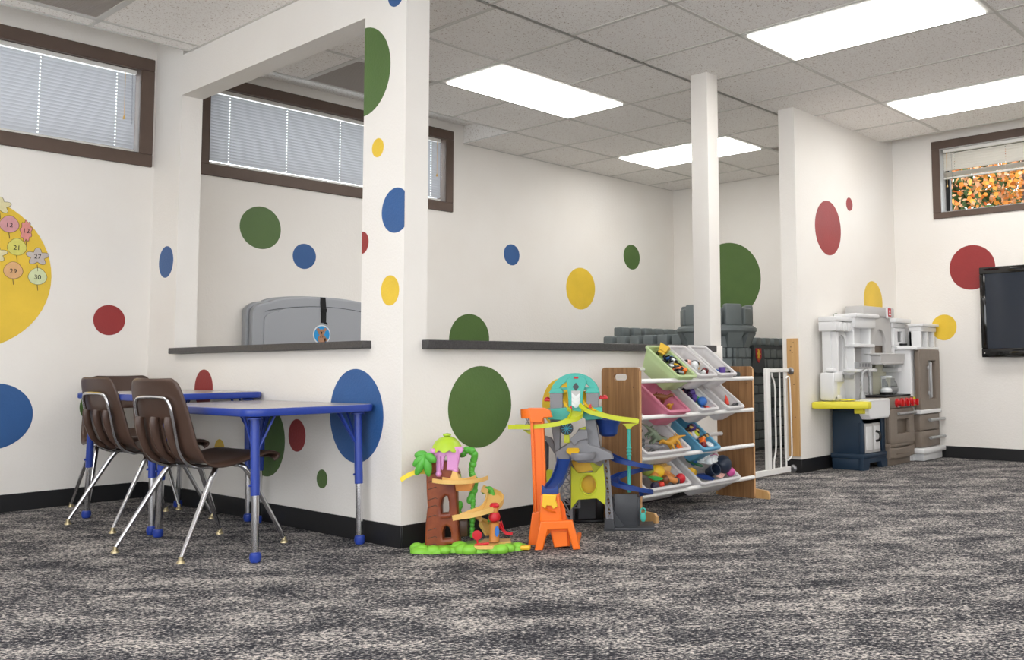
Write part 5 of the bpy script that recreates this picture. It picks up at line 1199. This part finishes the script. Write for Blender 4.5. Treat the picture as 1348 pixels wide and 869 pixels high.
# yellow chutes and lime tracks
UT = U_(.029, .019, .003)
b = B(); b.sweep(U_(.016, .012, .003), wpath([(262, 150, .01), (268, 185, -.01), (288, 215, -.03), (305, 232, -.045)])); b.obj('chute', 'tyellow', TW)
b = B(); b.sweep(U_(.016, .012, .003), wpath([(345, 145, .01), (352, 180, -.01), (372, 210, -.04), (400, 232, -.055)])); b.obj('chute', 'tyellow', TW)
b = B(); b.sweep(UT, wpath([(302, 225, -.04), (322, 242, -.085), (305, 270, -.14), (250, 290, -.155), (180, 300, -.14), (110, 303, -.11), (45, 303, -.07)])); b.obj('track', 'lime', TW, 'lime track')
b = B(); b.sweep(UT, wpath([(345, 205, -.05), (370, 232, -.07), (410, 250, -.085), (480, 268, -.085), (580, 282, -.075)])); b.obj('track', 'lime', TW, 'lime track')
for zx, zy in ((296, 214), (378, 208)): X, Z = w(zx, zy); b = B(); b.prism([(X-.007, Z-.008), (X+.007, Z-.008), (X+.005, Z+.010), (X-.003, Z+.007)], 'y', -.075, -.065); b.obj('start_gate', 'tred', TW)
wplate('track_underside', 'lime', [(100, 310), (130, 312), (130, 328), (118, 322)], [], -.1, -.07, .002)
# orange lift
YO = .03
wplate('lift_column', 'orange', [(128, 270), (178, 268), (192, 675), (143, 672)], [], -.085, -.045, .004, 'orange lift column')
wplate('lift_rail', 'orange', [(128, 270), (134, 270), (150, 672), (143, 672)], [], -.095, -.085, .001)
wplate('lift_rail', 'orange', [(172, 268), (178, 268), (192, 675), (186, 675)], [], -.095, -.085, .001)
b = B(); X, Z = w(138, 238); b.lathe([(.058, -.020), (.060, 0), (.060, .020), (.050, .020), (.048, -.01), (0, -.01)], (X, -.045, Z), 26); b.obj('lift_bowl', 'orange', TW)
wplate('lift_arm', 'orange', [(120, 218), (180, 218), (205, 228), (212, 250), (180, 252), (172, 272), (128, 272)], [], -.105, -.06, .004)
b = B(); X, Z = w(112, 270)
for dx in (-.012, .012): b.tube([(X+dx, -.06, Z-.02), (X-dx, -.06, Z+.02)], .003, 6)
b.obj('lift_spring', 'dull_metal', TW)
YO = .0
wplate('lift_back_frame', 'orange', [(145, 575), (140, 640), (120, 770), (132, 770), (150, 700), (200, 690), (245, 665), (268, 665), (310, 745), (300, 750), (255, 700), (190, 760), (180, 770), (165, 700)], [], -.05, -.02, .004)
YO = -.12
wplate('lift_front_frame', 'orange', [(172, 700), (298, 698), (328, 808), (308, 810), (285, 722), (195, 726), (172, 818), (148, 816)], [], -.18, -.15, .005)
for a_, c_y in ((150, 815), (315, 808)):
    X, Z = w(a_, c_y, -.165); b = B(); b.box(X-.006, X+.012, -.17, .08, Z, Z+.02, .004); b.obj('lift_skid', 'orange', TW)
wplate('lift_cheek', 'orange', [(135, 665), (172, 655), (170, 812), (120, 790)], [], -.07, -.05, .004)
b = B(); b.sweep(U_(.034, .014, .004), [(w(205, 0)[0]+.0+.02*i/8, -.115-.03*math.sin(PI*i/8), w(0, 590)[1]-.012*i) for i in range(9)]); b.obj('loop_ramp', 'orange', TW)
wplate('loop_ramp_face', 'orange', [(178, 590), (238, 590), (250, 700), (172, 702)], [], -.165, -.11, .01)
b = B(); X, Z = w(240, 660); pts = [(X-.012+.055*math.cos(a)*.55, -.12, Z+.055*math.sin(a)) for a in [PI*.5-PI*i/10 for i in range(11)]]; b.sweep(U_(.02, .010, .003), [(p[0], p[1], p[2]) for p in pts], up=(0, 1, 0)); b.obj('loop_guide', 'orange', TW)
wplate('loop_bucket', 'orange', [(215, 728), (280, 722), (285, 790), (232, 795)], [], -.15, -.09, .008)
b = B(); X, Z = w(255, 740); b.prism([(X-.03, Z+.02), (X+.03, Z+.02), (X+.034, Z-.04), (X-.02, Z-.045)], 'y', -.16, -.152); b.obj('loop_flap', 'orange', TW)
wplate('track_clip', 'tyellow', [(180, 585), (232, 588), (228, 605), (236, 632), (222, 640), (214, 628), (192, 626), (186, 638), (174, 630), (178, 610)], [], -.182, -.164, .003)
# blue slide
YO = .0
b = B(); b.sweep(U_(.030, .018, .003), wpath([(268, 436, .02), (258, 480, -.03), (238, 530, -.12), (215, 560, -.2), (206, 582, -.24)])); b.obj('slide', 'navy', TW, 'dark blue slide')
wplate('slide_mouth', 'navy', [(175, 548), (190, 562), (230, 560), (240, 545), (240, 588), (175, 588)], [], -.27, -.25, .003)
# lime cage
YO = .18
wplate('cage_panel', 'lime', [(298, 468), (325, 495), (400, 493), (430, 458), (440, 560), (438, 625), (405, 598), (325, 603), (298, 638)], [[(370+34*math.cos(2*PI*i/16), 542+42*math.sin(2*PI*i/16)) for i in range(16)]], -.06, -.045, .003, 'lime panel with a round hole')
b = B(); X, Z = w(370, 542); b.tube([(X+.037*math.cos(a), -.062, Z+.046*math.sin(a)) for a in [2*PI*i/24 for i in range(24)]], .004, 6, closed=True); b.obj('cage_ring', 'lime', TW)
b = B(); b.lathe([(.045, 0), (.045, .01), (0, .012)], (X, .0, Z), 22, Matrix.Rotation(PI/2, 3, 'X')); b.obj('cage_drum', 'tyellow', TW)
wplate('cage_back', 'tyellow', [(300, 442), (370, 440), (385, 480), (320, 490)], [], -.03, -.01, .003)
wplate('cage_back', 'lime', [(190, 480), (215, 482), (215, 540), (190, 545)], [], .03, .05, .003)
wplate('cage_side', 'lime', [(370, 445), (420, 470), (400, 493), (385, 480)], [], -.02, .0, .003)
# lattice legs
YO = .20
def lattice(name, L0, L1, y0, n=6, th=.005):
    b = B(); A0, A1 = [Vector((w(*p, y0)[0], y0, w(*p, y0)[1])) for p in L0]; C0, C1 = [Vector((w(*p, y0)[0], y0, w(*p, y0)[1])) for p in L1]
    for a_, c_ in ((A0, A1), (C0, C1)): b.tube([a_, c_], th*1.5, 4)
    for i in range(n):
        p0, p1 = A0.lerp(A1, i/n), A0.lerp(A1, (i+1)/n); r0, r1 = C0.lerp(C1, i/n), C0.lerp(C1, (i+1)/n)
        b.tube([p0, r1], th*.7, 4); b.tube([r0, p1], th*.7, 4); b.tube([p1, r1], th*.7, 4)
    b.obj(name, 'tgrey', TW)
lattice('lattice_leg', [(262, 470), (250, 655)], [(294, 440), (298, 720)], -.05)
lattice('lattice_leg', [(432, 432), (448, 700)], [(452, 440), (470, 700)], -.05)
lattice('lattice_leg', [(300, 440), (305, 640)], [(330, 440), (330, 640)], .09)
wplate('leg_shoe', 'tdark', [(440, 690), (472, 690), (478, 735), (436, 738)], [], -.07, .0, .003)
YO = .30
wplate('rear_base', 'tdark', [(300, 600), (420, 600), (425, 680), (300, 690)], [], .08, .10, .003)
b = B(); b.box(w(305, 0)[0], w(430, 0)[0], .06, .12, .0, .012, .003); b.box(w(305, 0)[0], w(320, 0)[0], .07, .11, .01, .12, .003); b.box(w(395, 0)[0], w(430, 0)[0], .07, .11, .01, .14, .003); b.obj('rear_foot', 'black', TW)
# blue bucket, poles, spiral
YO = .12
b = B(); X, Z = w(452, 282); b.lathe([(.030, -.065), (.042, -.055), (.048, -.02), (.060, .006), (.060, .014), (.050, .014), (.04, -.02), (0, -.05)], (X, .04, Z), 24); b.obj('bucket', 'navy', TW)
YO = .25
b = B(); X, Z = w(541, 300); Zb = w(0, 575)[1]; b.tube([(X, -.06, Z), (X, -.06, Zb)], .0085, 10); [b.lathe([(.009, 0), (.012, .002), (.012, .006), (.009, .008)], (X, -.06, Z-.10-.016*i), 10) for i in range(3)]; b.obj('pole', 'teal', TW)
wplate('pole_cap', 'lime', [(520, 288), (575, 285), (552, 296), (550, 305), (532, 305), (530, 296)], [], -.075, -.045, .002)
cxs, czs = w(541, 0)[0], 0
sp = []
for i in range(0, 53):
    a = -2.6+i*(2*PI*1.55/52); z0_, z1_ = w(0, 440)[1], w(0, 600)[1]
    sp.append((cxs+.01+.082*math.cos(a), -.04+.07*math.sin(a), z0_+(z1_-z0_)*i/52))
b = B(); b.sweep(U_(.022, .020, .003), [(w(455, 0)[0], -.05, w(0, 428)[1])]+sp[1:]); b.obj('spiral_track', 'navy', TW, 'dark blue spiral track')
b = B(); X0_ = w(468, 0)[0]; X1_ = w(585, 0)[0]; b.box(X0_, X1_, -.07, .05, .012, w(0, 595)[1], .006); b.box(X0_+.01, X1_-.01, -.075, -.06, .012, w(0, 580)[1], .004)
b.prism([(X0_-.0, .012), (X0_+.06, .012), (X0_, w(0, 640)[1])], 'y', -.085, -.07); b.obj('parking_base', 'tdark', TW)
b = B(); b.box(w(436, 0)[0], w(645, 0)[0], -.12, .06, 0, .014, .004); b.obj('base_plate', 'tdark', TW)
b = B(); X, Z = w(598, 668); b.ell((X, -.11, Z-.005), (.014, .008, .022)); b.tube([(X+.012*math.cos(a), -.11, Z+.022+.014*math.sin(a)) for a in [2*PI*i/14 for i in range(14)]], .0035, 6, closed=True); b.obj('hook', 'teal', TW)
